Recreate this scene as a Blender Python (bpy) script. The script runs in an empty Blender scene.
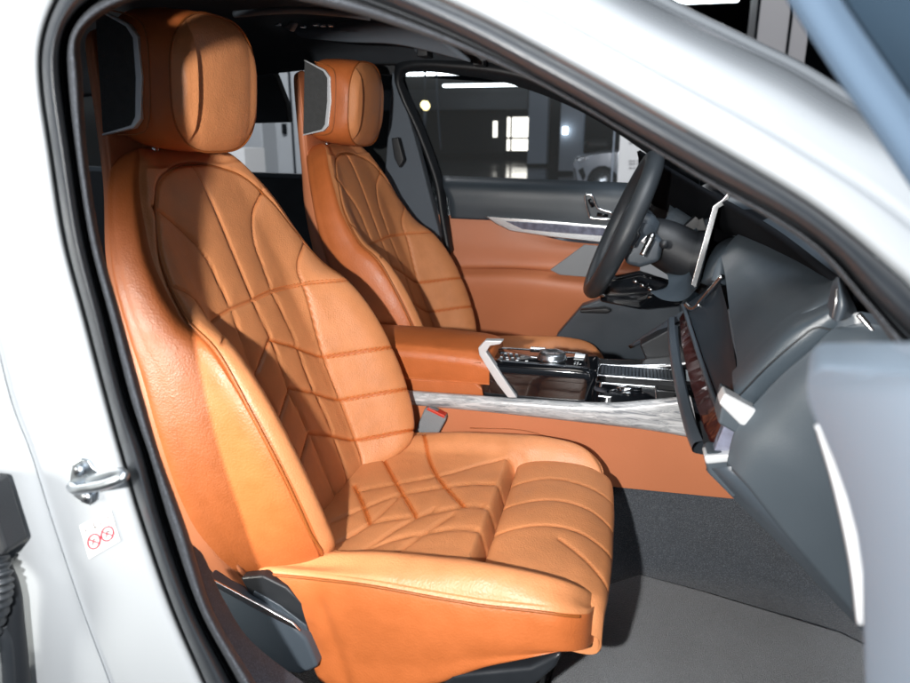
import bpy, bmesh, math, random
import numpy as np
from mathutils import Vector
random.seed(4); rng = np.random.default_rng(4)
S = bpy.context.scene
COL = S.collection
R = math.radians

# ------------------------------------------------------------------ camera
F, YAW, PITCH, CZ = 700.0, R(13.5), R(16.4), 1.12
CAMP = np.array([0, 0, CZ])
FW = np.array([-math.sin(YAW)*math.cos(PITCH), math.cos(YAW)*math.cos(PITCH), -math.sin(PITCH)])
RT = np.array([math.cos(YAW), math.sin(YAW), 0.0])
UP = np.cross(RT, FW)
def ray(x, y): return FW + (x-455)/F*RT - (y-341.5)/F*UP
def P(x, y, Y):
    d = ray(x, y); return CAMP + d*(Y/d[1])
def PXX(x, y, X):
    d = ray(x, y); return CAMP + d*(X/d[0])
def PZ(x, y, Z):
    d = ray(x, y); return CAMP + d*((Z-CZ)/d[2])
def PL(pts, Y): return [P(p[0], p[1], p[2] if len(p) > 2 else Y) for p in pts]

cam = bpy.data.cameras.new('camera'); co = bpy.data.objects.new('camera', cam); COL.objects.link(co)
co.location = (0, 0, CZ); co.rotation_euler = (math.pi/2-PITCH, 0, YAW)
cam.sensor_width = 36; cam.lens = 36*F/910; cam.clip_start = 0.02; cam.clip_end = 200
cam.dof.use_dof = True; cam.dof.focus_distance = 1.35; cam.dof.aperture_fstop = 4.8
S.camera = co

# ------------------------------------------------------------------ materials
def mat(name, base, rough=0.5, metal=0.0, bump=None, var=0.0, varscale=8.0, spec=0.5, coat=0.0, emit=None, estr=0.0,
        trans=0.0, alpha=1.0, stitch=None, speck=None, sheen=0.0, aniso=None):
    m = bpy.data.materials.new(name); m.use_nodes = True
    nt = m.node_tree; N = nt.nodes; L = nt.links
    b = N['Principled BSDF']
    b.inputs['Base Color'].default_value = (*base, 1); b.inputs['Roughness'].default_value = rough
    b.inputs['Metallic'].default_value = metal; b.inputs['Specular IOR Level'].default_value = spec
    b.inputs['Coat Weight'].default_value = coat; b.inputs['Coat Roughness'].default_value = 0.05
    b.inputs['Sheen Weight'].default_value = sheen
    if trans: b.inputs['Transmission Weight'].default_value = trans
    if alpha < 1: b.inputs['Alpha'].default_value = alpha
    if emit: b.inputs['Emission Color'].default_value = (*emit, 1); b.inputs['Emission Strength'].default_value = estr
    tc = N.new('ShaderNodeTexCoord')
    colsock = None
    if var or speck:
        nz = N.new('ShaderNodeTexNoise'); nz.inputs['Scale'].default_value = varscale; nz.inputs['Detail'].default_value = 5
        L.new(tc.outputs['Object'], nz.inputs['Vector'])
        mx = N.new('ShaderNodeMix'); mx.data_type = 'RGBA'
        mx.inputs[6].default_value = (*[c*(1-var) for c in base], 1)
        mx.inputs[7].default_value = (*[min(1, c*(1+var)) for c in base], 1)
        L.new(nz.outputs['Fac'], mx.inputs[0]); colsock = mx.outputs[2]
        rr = N.new('ShaderNodeMapRange'); rr.inputs[1].default_value = .3; rr.inputs[2].default_value = .7
        rr.inputs[3].default_value = max(.02, rough-.06); rr.inputs[4].default_value = rough+.06
        L.new(nz.outputs['Fac'], rr.inputs[0]); L.new(rr.outputs[0], b.inputs['Roughness'])
    if speck:
        sc, c2 = speck
        n2 = N.new('ShaderNodeTexNoise'); n2.inputs['Scale'].default_value = sc; n2.inputs['Detail'].default_value = 2
        L.new(tc.outputs['Object'], n2.inputs['Vector'])
        r2 = N.new('ShaderNodeMapRange'); r2.inputs[1].default_value = .48; r2.inputs[2].default_value = .66
        L.new(n2.outputs['Fac'], r2.inputs[0])
        m2 = N.new('ShaderNodeMix'); m2.data_type = 'RGBA'; m2.inputs[7].default_value = (*c2, 1)
        L.new(colsock, m2.inputs[6]); L.new(r2.outputs[0], m2.inputs[0]); colsock = m2.outputs[2]
    if stitch:
        at = N.new('ShaderNodeAttribute'); at.attribute_name = 'thread'
        m3 = N.new('ShaderNodeMix'); m3.data_type = 'RGBA'; m3.inputs[7].default_value = (*stitch, 1)
        if colsock: L.new(colsock, m3.inputs[6])
        else: m3.inputs[6].default_value = (*base, 1)
        L.new(at.outputs['Fac'], m3.inputs[0]); colsock = m3.outputs[2]
    if colsock: L.new(colsock, b.inputs['Base Color'])
    if bump:
        prev = None
        for kind, sc, st, dist in bump:
            if kind == 'v':
                t = N.new('ShaderNodeTexVoronoi'); t.inputs['Scale'].default_value = sc; o = t.outputs['Distance']
            elif kind == 'w':
                t = N.new('ShaderNodeTexWave'); t.inputs['Scale'].default_value = sc; t.inputs['Distortion'].default_value = 2; o = t.outputs['Fac']
            else:
                t = N.new('ShaderNodeTexNoise'); t.inputs['Scale'].default_value = sc; t.inputs['Detail'].default_value = 4; o = t.outputs['Fac']
            L.new(tc.outputs['Object'], t.inputs['Vector'])
            bp = N.new('ShaderNodeBump'); bp.inputs['Strength'].default_value = st; bp.inputs['Distance'].default_value = dist
            L.new(o, bp.inputs['Height'])
            if prev: L.new(prev, bp.inputs['Normal'])
            prev = bp.outputs['Normal']
        L.new(prev, b.inputs['Normal'])
    return m

M = {}
LEATHER_BUMP = [('n', 14, .22, .006), ('n', 55, .14, .003), ('v', 300, .26, .0010), ('n', 420, .22, .0007)]
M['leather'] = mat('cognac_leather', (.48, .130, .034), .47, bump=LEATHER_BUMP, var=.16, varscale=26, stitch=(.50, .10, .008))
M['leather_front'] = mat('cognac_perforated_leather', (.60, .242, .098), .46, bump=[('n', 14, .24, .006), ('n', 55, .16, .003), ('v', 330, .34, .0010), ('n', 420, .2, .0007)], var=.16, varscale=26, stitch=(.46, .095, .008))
M['leather_rose'] = mat('cognac_panel_leather', (.55, .19, .085), .48, bump=[('v', 500, .3, .0008)], var=.07, varscale=6)
M['thread'] = mat('orange_thread', (.62, .17, .03), .6, bump=[('n', 900, .3, .0004)])
M['piping'] = mat('cognac_piping', (.30, .085, .015), .5, bump=[('v', 700, .3, .0006)])
M['white_paint'] = mat('white_car_paint', (.265, .285, .305), .22, coat=.8, bump=[('n', 3, .02, .002)])
M['seal'] = mat('grey_rubber', (.016, .019, .023), .38, bump=[('n', 60, .08, .001)], var=.12, varscale=20)
M['seal_dark'] = mat('black_rubber', (.006, .008, .011), .55, bump=[('n', 60, .1, .001)])
M['flock'] = mat('flocked_seal', (.018, .022, .028), .85, bump=[('n', 900, .7, .001)], var=.3, varscale=300, speck=(900, (.09, .10, .12)))
M['black'] = mat('black_plastic', (.010, .012, .015), .5, bump=[('n', 400, .2, .0006)], var=.2, varscale=20)
M['black_gloss'] = mat('piano_black', (.005, .006, .008), .07, coat=.6, bump=[('n', 5, .02, .002)])
M['dash'] = mat('slate_dash_leather', (.042, .056, .070), .42, bump=[('v', 620, .3, .0007), ('n', 8, .12, .004)], var=.14, varscale=7)
M['dash_light'] = mat('slate_grained_plastic', (.050, .064, .078), .42, bump=[('v', 800, .25, .0006)], var=.10, varscale=9)
M['plastic'] = mat('grey_blue_plastic', (.050, .064, .080), .36, bump=[('v', 800, .22, .0006)], var=.12, varscale=10)
M['door_grey'] = mat('door_grey_trim', (.105, .137, .175), .5, bump=[('v', 600, .25, .0007)], var=.08, varscale=4)
M['grille'] = mat('grey_grille', (.22, .235, .25), .5, bump=[('v', 500, .6, .001)])
M['matte_black'] = mat('matte_black', (.006, .007, .009), .95, spec=.05, bump=[('n', 300, .2, .0006)])
M['sill_pile'] = mat('sill_carpet', (.030, .040, .056), .95, bump=[('n', 520, .9, .003)], var=.3, varscale=40, speck=(520, (.085, .105, .135)))
M['fascia'] = mat('dark_glass_fascia', (.018, .025, .033), .34, spec=.12, coat=.0, bump=[('n', 4, .02, .002)])
M['door_band'] = mat('door_frame_paint', (.050, .076, .112), .8, spec=.1, bump=[('n', 300, .1, .0006)], var=.08, varscale=5)
M['door_dark'] = mat('door_window_frame', (.016, .029, .045), .8, spec=.1, bump=[('n', 300, .1, .0006)], var=.10, varscale=5)
M['silver'] = mat('satin_silver', (.68, .70, .72), .24, 1.0, bump=[('n', 30, .03, .001)])
M['pale'] = mat('pale_satin_metal', (.62, .65, .68), .38, .35, bump=[('n', 30, .03, .001)])
M['chrome'] = mat('chrome', (.85, .87, .90), .12, 1.0, bump=[('n', 12, .02, .001)])
M['edge_white'] = mat('white_edge_paint', (.62, .66, .70), .6, bump=[('n', 30, .03, .001)])
M['steel'] = mat('zinc_steel', (.42, .46, .50), .32, 1.0, bump=[('n', 90, .2, .001)], var=.15, varscale=40)
M['mesh'] = mat('speaker_fabric', (.055, .058, .060), .8, bump=[('v', 700, .8, .0015)], var=.35, varscale=90)
M['carpet'] = mat('grey_carpet', (.042, .050, .062), .95, bump=[('n', 420, 1.0, .004), ('n', 60, .5, .004)], var=.3, varscale=30, speck=(460, (.10, .114, .135)), sheen=.3)
M['mat_carpet'] = mat('floor_mat_pile', (.105, .117, .132), .95, bump=[('n', 420, 1.0, .004), ('n', 22, .5, .006)], var=.42, varscale=9, speck=(460, (.18, .195, .215)), sheen=.4)
M['headliner'] = mat('dark_headliner', (.030, .037, .046), .95, bump=[('n', 600, .5, .001)], var=.2, varscale=20)
M['visor'] = mat('slate_visor', (.10, .12, .145), .9, bump=[('n', 600, .4, .001)], var=.1, varscale=20)
M['crystal'] = mat('dark_red_crystal', (.040, .010, .009), .14, coat=.35, spec=.5, var=.5, varscale=45)
M['crystal_blue'] = mat('smoked_crystal', (.16, .17, .23), .12, coat=.6, spec=.7, var=.8, varscale=60, bump=[('n', 30, .2, .004)])
M['sticker'] = mat('white_sticker', (.62, .62, .62), .45, bump=[('n', 60, .05, .001)])
M['red_ink'] = mat('red_ink', (.42, .01, .03), .5); M['grey_ink'] = mat('grey_ink', (.45, .46, .48), .5); M['dark_ink'] = mat('dark_ink', (.05, .04, .05), .5)
M['red_button'] = mat('red_button', (.55, .05, .03), .4, bump=[('n', 80, .05, .001)])
M['icon'] = mat('white_icon', (.75, .78, .8), .4, emit=(.8, .9, 1), estr=.25)
M['glass'] = mat('tinted_glass', (.75, .82, .85), .02, alpha=.02, spec=.0)
M['rim_leather'] = mat('black_wheel_leather', (.028, .034, .040), .42, bump=[('v', 620, .35, .0008)], var=.15, varscale=12)
def marble():
    m = mat('white_veined_trim', (.62, .63, .64), .28, coat=.4)
    nt = m.node_tree; N = nt.nodes; L = nt.links; b = N['Principled BSDF']
    tc = N.new('ShaderNodeTexCoord'); mp = N.new('ShaderNodeMapping'); mp.inputs['Scale'].default_value = (.28, 1, 2.4); mp.inputs['Rotation'].default_value = (0, .22, .0)
    nz = N.new('ShaderNodeTexNoise'); nz.inputs['Scale'].default_value = 58; nz.inputs['Detail'].default_value = 7; nz.inputs['Distortion'].default_value = .9
    cr = N.new('ShaderNodeValToRGB'); e = cr.color_ramp.elements
    e[0].position = .36; e[0].color = (.20, .215, .235, 1); e[1].position = .60; e[1].color = (.56, .575, .59, 1)
    x = cr.color_ramp.elements.new(.47); x.color = (.47, .485, .50, 1); x2 = cr.color_ramp.elements.new(.50); x2.color = (.30, .32, .34, 1)
    L.new(tc.outputs['Object'], mp.inputs[0]); L.new(mp.outputs[0], nz.inputs['Vector']); L.new(nz.outputs['Fac'], cr.inputs[0]); L.new(cr.outputs[0], b.inputs['Base Color'])
    return m
M['marble'] = marble()

# ------------------------------------------------------------------ helpers
def tag(o, label, cat=None, group=None, kind=None):
    if label: o['label'] = label
    if cat: o['category'] = cat
    if group: o['group'] = group
    if kind: o['kind'] = kind
    return o
def empty(name, loc, label, cat, group=None):
    o = bpy.data.objects.new(name, None); COL.objects.link(o); o.location = loc; o.empty_display_size = .05
    return tag(o, label, cat, group)
def origin(parent):
    v = np.zeros(3)
    while parent is not None:
        v = v + np.array(parent.location); parent = parent.parent
    return v
def link(name, verts, faces, m, parent=None, smooth=True, thread=None):
    me = bpy.data.meshes.new(name); off = origin(parent)
    me.from_pydata([tuple(np.asarray(v)-off) for v in verts], [], faces)
    bm = bmesh.new(); bm.from_mesh(me); bmesh.ops.recalc_face_normals(bm, faces=bm.faces); bm.to_mesh(me); bm.free()
    if thread is not None:
        a = me.attributes.new('thread', 'FLOAT', 'POINT'); a.data.foreach_set('value', np.asarray(thread, np.float32))
    if smooth: me.polygons.foreach_set('use_smooth', [True]*len(me.polygons))
    me.materials.append(m)
    o = bpy.data.objects.new(name, me); COL.objects.link(o)
    if parent is not None: o.parent = parent
    return o
def bev(o, w=.003, seg=2, ang=35):
    b = o.modifiers.new('bevel', 'BEVEL'); b.width = w; b.segments = seg; b.limit_method = 'ANGLE'; b.angle_limit = R(ang)
    w_ = o.modifiers.new('wn', 'WEIGHTED_NORMAL'); w_.keep_sharp = False
    return o
def solid(o, t, off=-1):
    s = o.modifiers.new('solid', 'SOLIDIFY'); s.thickness = t; s.offset = off; return o
def crs(pts, n, closed=False):
    """Catmull-Rom resample of pts (k,d) along axis 0 to n samples, uniform in parameter"""
    p = np.asarray(pts, float); k = len(p)
    if closed:
        q = np.concatenate([p[-1:], p, p[:2]]); s = np.linspace(0, k, n, endpoint=False)
    else:
        q = np.concatenate([2*p[:1]-p[1:2], p, 2*p[-1:]-p[-2:-1]]); s = np.linspace(0, k-1, n)
    i = np.minimum(s.astype(int), (k if closed else k-1)-1); u = (s-i).reshape((-1,)+(1,)*(p.ndim-1))
    a, b, c, d = q[i], q[i+1], q[i+2], q[i+3]
    return .5*((2*b)+(c-a)*u+(2*a-5*b+4*c-d)*u*u+(3*b-a-3*c+d)*u**3)
def gridfaces(nv, nu, closed=False):
    f = []
    for j in range(nv-1):
        for i in range(nu if closed else nu-1):
            i2 = (i+1) % nu
            f.append((j*nu+i, j*nu+i2, (j+1)*nu+i2, (j+1)*nu+i))
    return f
def patch(name, rows, nv, nu, m, parent=None, thick=0, off=-1):
    g = np.asarray(rows, float); g = crs(g, nv); g = np.swapaxes(crs(np.swapaxes(g, 0, 1), nu), 0, 1)
    o = link(name, g.reshape(-1, 3), gridfaces(nv, nu), m, parent)
    if thick: solid(o, thick, off)
    return o
def tube(name, path, r, m, parent=None, n=12, res=None, closed=False, flat=None):
    p = crs(path, res or max(8, len(path)*8), closed) if len(path) > 2 else np.asarray(path, float)
    k = len(p); V = []; nrm = None
    rr = np.interp(np.linspace(0, 1, k), np.linspace(0, 1, len(r)), r) if hasattr(r, '__len__') else np.full(k, r)
    for i in range(k):
        t = p[(i+1) % k]-p[i-1] if closed else p[min(i+1, k-1)]-p[max(i-1, 0)]
        t = t/(np.linalg.norm(t)+1e-12)
        if nrm is None:
            a = np.array([0, 0, 1.]) if abs(t[2]) < .9 else np.array([1., 0, 0]); nrm = np.cross(t, a)
        nrm = nrm-t*(nrm@t); nrm /= np.linalg.norm(nrm); bn = np.cross(t, nrm)
        for j in range(n):
            a = 2*math.pi*j/n; V.append(p[i]+rr[i]*(math.cos(a)*nrm+math.sin(a)*bn))
    f = gridfaces(k, n, True)
    if closed: f += [((k-1)*n+j, (k-1)*n+(j+1) % n, (j+1) % n, j) for j in range(n)]
    else: f += [tuple(range(n)), tuple((k-1)*n+j for j in range(n))]
    return link(name, V, f, m, parent)
def loft(name, secs, nv, nu, m, parent=None, smooth=True, disp=None):
    """closed rings lofted; secs (k, ring, 3)"""
    g = crs(np.asarray(secs, float), nv); g = np.swapaxes(crs(np.swapaxes(g, 0, 1), nu, True), 0, 1)
    V = list(g.reshape(-1, 3)); f = gridfaces(nv, nu, True)
    for j, rev in ((0, 1), (nv-1, 0)):
        c = len(V); V.append(g[j].mean(0)); f += [(j*nu+i, j*nu+(i+1) % nu, c) for i in range(nu)]
    return link(name, V, f, m, parent, smooth)
def plate(name, pts, m, parent=None, depth=(0, .02, 0), bevel=.003, seg=2, smooth=False):
    p = [np.asarray(q, float) for q in pts]; n = len(p); d = np.asarray(depth, float)
    V = p+[q+d for q in p]
    f = [tuple(range(n)), tuple(range(2*n-1, n-1, -1))]+[(i, (i+1) % n, n+(i+1) % n, n+i) for i in range(n)]
    o = link(name, V, f, m, parent, smooth=bevel > 0)
    if bevel: bev(o, bevel, seg)
    return o
def box(name, lo, hi, m, parent=None, bevel=.003, seg=2):
    (x0, y0, z0), (x1, y1, z1) = lo, hi
    return plate(name, [(x0, y0, z0), (x1, y0, z0), (x1, y0, z1), (x0, y0, z1)], m, parent, (0, y1-y0, 0), bevel, seg)
def boxes(name, lst, m, parent=None, bevel=0):
    V = []; f = []
    for (x0, y0, z0), (x1, y1, z1) in lst:
        b = len(V); V += [(x0, y0, z0), (x1, y0, z0), (x1, y1, z0), (x0, y1, z0), (x0, y0, z1), (x1, y0, z1), (x1, y1, z1), (x0, y1, z1)]
        f += [tuple(b+i for i in q) for q in ((0, 3, 2, 1), (4, 5, 6, 7), (0, 1, 5, 4), (1, 2, 6, 5), (2, 3, 7, 6), (3, 0, 4, 7))]
    o = link(name, V, f, m, parent, smooth=False)
    if bevel: bev(o, bevel)
    return o
def rrect(hw, hh, r, n=6):
    o = []
    for cx, cy, a0 in ((hw-r, hh-r, 0), (-hw+r, hh-r, 90), (-hw+r, -hh+r, 180), (hw-r, -hh+r, 270)):
        for k in range(n+1):
            a = R(a0+90*k/n); o.append((cx+r*math.cos(a), cy+r*math.sin(a)))
    return o
def seamdist(A, B, lines):
    """min distance of points (A,B) to polylines"""
    D = np.full(A.shape, 9.0)
    for ln in lines:
        ln = np.asarray(ln, float)
        for p, q in zip(ln[:-1], ln[1:]):
            d = q-p; L2 = d@d+1e-12
            t = np.clip(((A-p[0])*d[0]+(B-p[1])*d[1])/L2, 0, 1)
            D = np.minimum(D, np.hypot(A-p[0]-t*d[0], B-p[1]-t*d[1]))
    return D
def sm(ln, n=24): return crs(np.asarray(ln, float), n)
def mirror(lns): return lns+[[(-a, b) for a, b in l] for l in lns]
def sstep(x, a, b):
    t = np.clip((x-a)/(b-a), 0, 1); return t*t*(3-2*t)

# ------------------------------------------------------------------ the seat
SC = 1.105
seat = empty('passenger_seat', (-.30, SC, .16), 'cognac leather seat nearest the open doorway, whole quilted cushion in view', 'car seat', 'front seats')
B0 = np.array([-.50, SC, .46]); BD = np.array([-.345, 0, .9386]); BN = np.array([.9386, 0, .345]); BY = np.array([0, 1., 0])
#         t     w     b     s    shift
BS = [(-.030, .15, .030, .06, -.05), (-.022, .205, .055, .10, -.025), (.0, .240, .092, .14, 0), (.06, .264, .112, .160, 0), (.16, .275, .116, .156, 0), (.27, .276, .106, .135, 0), (.36, .269, .080, .108, 0),
      (.42, .260, .040, .082, 0), (.50, .243, .018, .066, 0), (.57, .216, .012, .060, 0), (.625, .182, .008, .056, -.003), (.668, .142, .010, .054, -.012), (.690, .105, .006, .04, -.028), (.696, .06, .0, .02, -.042)]
HALF = [(0, 0, 0), (.22, 0, 0), (.42, .0, 0), (.54, .06, 0), (.65, .40, 0), (.77, .84, 0), (.87, 1.0, 0), (.945, .93, -.02), (.992, .80, -.11), (1.012, .70, -.37), (1.008, .66, -.66), (.97, .62, -1.0), (.75, .5, -1.15), (.35, .35, -1.2)]
def back_ring(w, b, s, sh):
    h = [(y*w, fb*b+fs*s+sh) for y, fb, fs in HALF]
    ring = h+[(0, b*.35-1.2*s+sh)]+[(-y, f) for y, f in h[:0:-1]]
    return ring
nu, nv = 320, 420
ts = crs(np.array(BS), nv)
ring = np.array([back_ring(*r[1:]) for r in BS])                       # k, ring, 2
g = crs(ring, nv); g = np.swapaxes(crs(np.swapaxes(g, 0, 1), nu, True), 0, 1)
tt = np.repeat(ts[:, :1], nu, 1); yy = g[:, :, 0].copy(); ff = g[:, :, 1].copy(); wv = np.repeat(ts[:, 1:2], nu, 1)
iu = np.linspace(0, len(ring[0]), nu, endpoint=False); nring = len(ring[0])
front = (iu < 7.2) | (iu > nring-7.2)
FR = np.repeat(front[None, :], nv, 0)
up = [sm([(.0, .665), (.02, .60), (.022, .53), (.004, .46), (0, .40)]),
      sm([(.17, .59), (.115, .55), (.082, .50), (.076, .45), (.072, .40)]),
      sm([(.285, .50), (.20, .455), (.172, .425), (.165, .392)])]
up[0] = sm([(0, .675), (0, .40)])
hz = sm([(0, .402), (.08, .402), (.165, .392), (.22, .372), (.31, .35)])
lo = [sm([(.072, .40), (.082, .31), (.074, .22), (.082, .14), (.074, .05), (.05, -.02)]), sm([(.165, .392), (.156, .30), (.150, .22), (.148, .12), (.14, .03), (.12, -.03)])]
cen = [[(0, .40), (.006, .31), (-.006, .22), (.004, .12), (0, -.03)]]
chev = [[(0, t0), (.075, t0-.038), (.152, t0-.085), (.22, t0-.115), (.33, t0-.15)] for t0 in (.325, .228, .135)]
chn = [[(-a, b) for a, b in l[:3]]+[(-.185, l[3][1]+.018)] for l in chev]
SE = mirror([list(map(tuple, l)) for l in up+[hz]+lo])+cen+chev+chn
band = chev+chn
D = seamdist(yy, tt, SE); DB = seamdist(yy, tt, band)
mask = FR*(1-sstep(np.abs(yy)/wv, .86, .93))*(1-sstep(tt, .648, .657))
PPL = [(-.229, .0), (-.252, .06), (-.262, .16), (-.263, .27), (-.252, .36), (-.239, .42), (-.215, .50), (-.181, .565), (-.128, .624), (-.06, .650), (0, .657)]
edge = seamdist(-np.abs(yy), tt, [sm(PPL, 60)])
dsp = mask*(-.0044*np.exp(-(D/.0021)**2)+.0040*(1-np.exp(-D/.010))*(1-sstep(np.abs(yy), .17, .24)*.5)) - FR*.004*np.exp(-(edge/.004)**2)
ff = ff+dsp
thr = np.clip(mask*np.exp(-(DB/.0024)**2)*.8+mask*np.exp(-(D/.0016)**2)*.5, 0, 1)
V = B0+yy[..., None]*BY+tt[..., None]*BD+ff[..., None]*BN
Vl = list(V.reshape(-1, 3)); fc = gridfaces(nv, nu, True)
for j in (0, nv-1):
    c = len(Vl); Vl.append(V[j].mean(0)); fc += [(j*nu+i, j*nu+(i+1) % nu, c) for i in range(nu)]
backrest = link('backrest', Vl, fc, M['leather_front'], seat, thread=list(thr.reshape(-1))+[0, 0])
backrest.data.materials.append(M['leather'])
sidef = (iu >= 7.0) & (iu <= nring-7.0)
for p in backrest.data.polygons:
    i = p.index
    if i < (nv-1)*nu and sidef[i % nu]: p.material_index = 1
BSD = crs(np.array(BS), 600); HD = crs(np.array(HALF[:11]), 400); HD = HD[:int(np.argmax(HD[:, 0]))]
def surf_f(y, t):
    r = [np.interp(t, BSD[:, 0], BSD[:, k]) for k in range(5)]
    u = min(.985, abs(y)/r[1])
    fb_ = np.interp(u, HD[:, 0], HD[:, 1]); fs_ = np.interp(u, HD[:, 0], HD[:, 2])
    return fb_*r[2]+fs_*r[3]+r[4]
pp_ = [(-.229, .0), (-.252, .06), (-.262, .16), (-.263, .27), (-.252, .36), (-.239, .42), (-.215, .50), (-.181, .565), (-.128, .624), (-.06, .650), (0, .657)]
pp_ = crs(np.array(pp_+[(-a, b) for a, b in pp_[-2::-1]]), 140)
tube('piping', [B0+BY*a+BD*b+BN*(surf_f(a, b)-.0012) for a, b in pp_], .0024, M['piping'], backrest, n=8, res=280)
# rear shell
SH = [(-.06, .17, -.05, -.09), (-.03, .235, -.045, -.11), (.05, .262, -.035, -.125), (.15, .268, -.03, -.125), (.30, .262, -.03, -.115), (.45, .232, -.035, -.105), (.55, .195, -.045, -.10), (.65, .145, -.055, -.088),
      (.75, .125, -.035, -.065), (.84, .118, -.012, -.038), (.87, .105, -.010, -.030), (.88, .08, -.012, -.026)]
secs = []
for t, w, f1, f2 in SH:
    rr_ = [(-w*.9, f1), (0, f1), (w*.9, f1), (w*.985, f1*.75+f2*.25), (w, f1*.5+f2*.5), (w*.95, f2*.85+f1*.15), (w*.8, f2), (0, f2-.012), (-w*.8, f2), (-w*.95, f2*.85+f1*.15), (-w, f1*.5+f2*.5), (-w*.985, f1*.75+f2*.25)]
    secs.append([B0+BY*y+BD*t+BN*f for y, f in rr_])
loft('back_shell', secs, 90, 60, M['leather_rose'], seat)

# headrest: rings along depth
HC = np.array([-.712, SC, 1.203]); ha = R(-5)
HX = np.array([math.cos(ha), 0, math.sin(ha)]); HZ = np.array([-math.sin(ha), 0, math.cos(ha)])
def sring(hw, hh, n, fx, k=72, wing=0.0, lowx=0):
    o = []
    for i in range(k):
        a = 2*math.pi*i/k; c, s = math.cos(a), math.sin(a)
        y = hw*abs(c)**(2/n)*np.sign(c); z = hh*abs(s)**(2/n)*np.sign(s)
        z *= 1-(.10+(.16*max(0, min(1, (fx-.005)/.035))))*(abs(y)/hw)**3*(1 if z > 0 else .5)
        o.append(HC+BY*y+HZ*z+HX*(fx+lowx*z))
    return o
hs = [sring(.08, .06, 3, -.079), sring(.113, .092, 3.6, -.074), sring(.126, .104, 4.2, -.055), sring(.1295, .1075, 4.4, -.02), sring(.1298, .108, 4.4, .010), sring(.129, .1075, 4.0, .030), sring(.127, .1055, 3.4, .042)]
headrest = loft('headrest', hs, 60, 216, M['leather'], seat)
# face pad of the headrest: wings with a recessed middle
na, nr = 300, 120
rad = np.linspace(0, 1, nr); V = []
for q in rad:
    for i in range(na):
        a = 2*math.pi*i/na; c, s = math.cos(a), math.sin(a); nn = 2+1.6*q**1.5
        y = .127*q*abs(c)**(2/nn)*np.sign(c); z = .1055*q*abs(s)**(2/nn)*np.sign(s)
        z *= 1-(.10+.16*q**2)*(abs(y)/.127)**3*(1 if z > 0 else .5)
        e = 1-sstep(np.array(q), .86, 1.0)
        wing = (.015 if y < 0 else .006)*float(sstep(np.array(abs(y)), .082, .094 if y < 0 else .115))*(1-.5*abs(z/.1055)**2)*float(1-sstep(np.array(abs(y)), .112, .130)*.75)
        f = .041+.013*(1-q**5)+wing*min(1, (1-q**14)*1.15)+.006*(1-(y/.13)**2)*(1-q**4)
        V.append(HC+BY*y+HZ*z+HX*f)
link('face_pad', V, gridfaces(nr, na, True), M['leather_front'], headrest)
tube('piping', [np.array(v)+HX*.0005 for v in sring(.1283, .1065, 3.4, .0425, 60)], .0016, M['piping'], headrest, n=8, closed=True, res=200)
for sgn in (-1, 1):
    pan = [(-.076, .090), (-.022, .070), (-.010, .055), (-.007, 0), (-.012, -.058), (-.022, -.070), (-.076, -.086)]
    pts = [HC+HX*a+HZ*b+BY*(sgn*.1245) for a, b in pan]
    mp = plate('speaker_panel', pts, M['mesh'], headrest, (0, sgn*.008, 0), .002)
    st = [(-.076, .093), (-.020, .073), (-.005, .057), (-.0005, 0), (-.006, -.060), (-.019, -.074), (-.076, -.090)]
    si = [(-.076, .0905), (-.024, .069), (-.013, .054), (-.0115, 0), (-.016, -.057), (-.024, -.070), (-.076, -.087)]
    V = [HC+HX*a+HZ*b+BY*(sgn*q) for q in (.1235, .134) for a, b in st+si]; n7 = 7; f = []
    for i in range(6):
        f += [(i, i+1, 7+i+1, 7+i), (14+i, 14+i+1, 21+i+1, 21+i), (i, i+1, 15+i, 14+i), (7+i, 8+i, 22+i, 21+i)]
    f += [(0, 7, 21, 14), (6, 13, 27, 20)]
    bev(link('trim_strip', V, f, M['pale'], headrest), .0012)
    # decorative seam round the panel
    sp = [HC+HX*a+HZ*b+BY*(sgn*.1298) for a, b in [(-.050, .090), (-.014, .083), (.006, .064), (.010, 0), (.005, -.064), (-.014, -.082), (-.050, -.086)]]
    tube('seam', sp, .0013, M['piping'], headrest, n=6, res=60)
for sy in (-.05, .05):
    tube('headrest_post', [HC+BY*sy-HZ*.16-HX*.045, HC+BY*sy-HZ*.07-HX*.045], .007, M['chrome'], headrest)

# cushion
#        x     z0    zb    zp    zbot  wid
CS = [(-.545, .43, .44, .43, .40, .20), (-.535, .455, .472, .455, .36, .25), (-.49, .462, .486, .472, .312, .268), (-.42, .466, .496, .482, .292, .276), (-.33, .471, .512, .488, .290, .280), (-.235, .475, .518, .486, .330, .281), (-.19, .477, .520, .485, .358, .281),
      (-.15, .44, .521, .485, .382, .281), (-.10, .42, .518, .487, .405, .280), (-.065, .41, .512, .486, .421, .277), (-.042, .40, .503, .481, .430, .270), (-.024, .40, .489, .473, .437, .257), (-.011, .40, .472, .463, .443, .238), (-.004, .41, .452, .452, .445, .21)]
def cush_ring(z0, zb, zp, zbot, w):
    k = w/.28
    h = [(0, z0), (.08*k, z0), (.145*k, z0+.001), (.185*k, z0+(zb-z0)*.22), (.212*k, z0+(zb-z0)*.80), (.232*k, zb), (.253*k, zb-.008), (.271*k, zp+.006), (.2795*k, zp-.010), (.284*k, zp-.05), (.281*k, (zp+zbot)/2-.03), (.276*k, zbot), (.22*k, zbot-.006), (.1*k, zbot-.006)]
    return h+[(0, zbot-.006)]+[(-y, z) for y, z in h[:0:-1]]
nu, nv = 330, 360
ring = np.array([cush_ring(*r[1:]) for r in CS]); nring = len(ring[0])
cx = crs(np.array(CS), nv)[:, 0]
g = crs(ring, nv); g = np.swapaxes(crs(np.swapaxes(g, 0, 1), nu, True), 0, 1)
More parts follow.
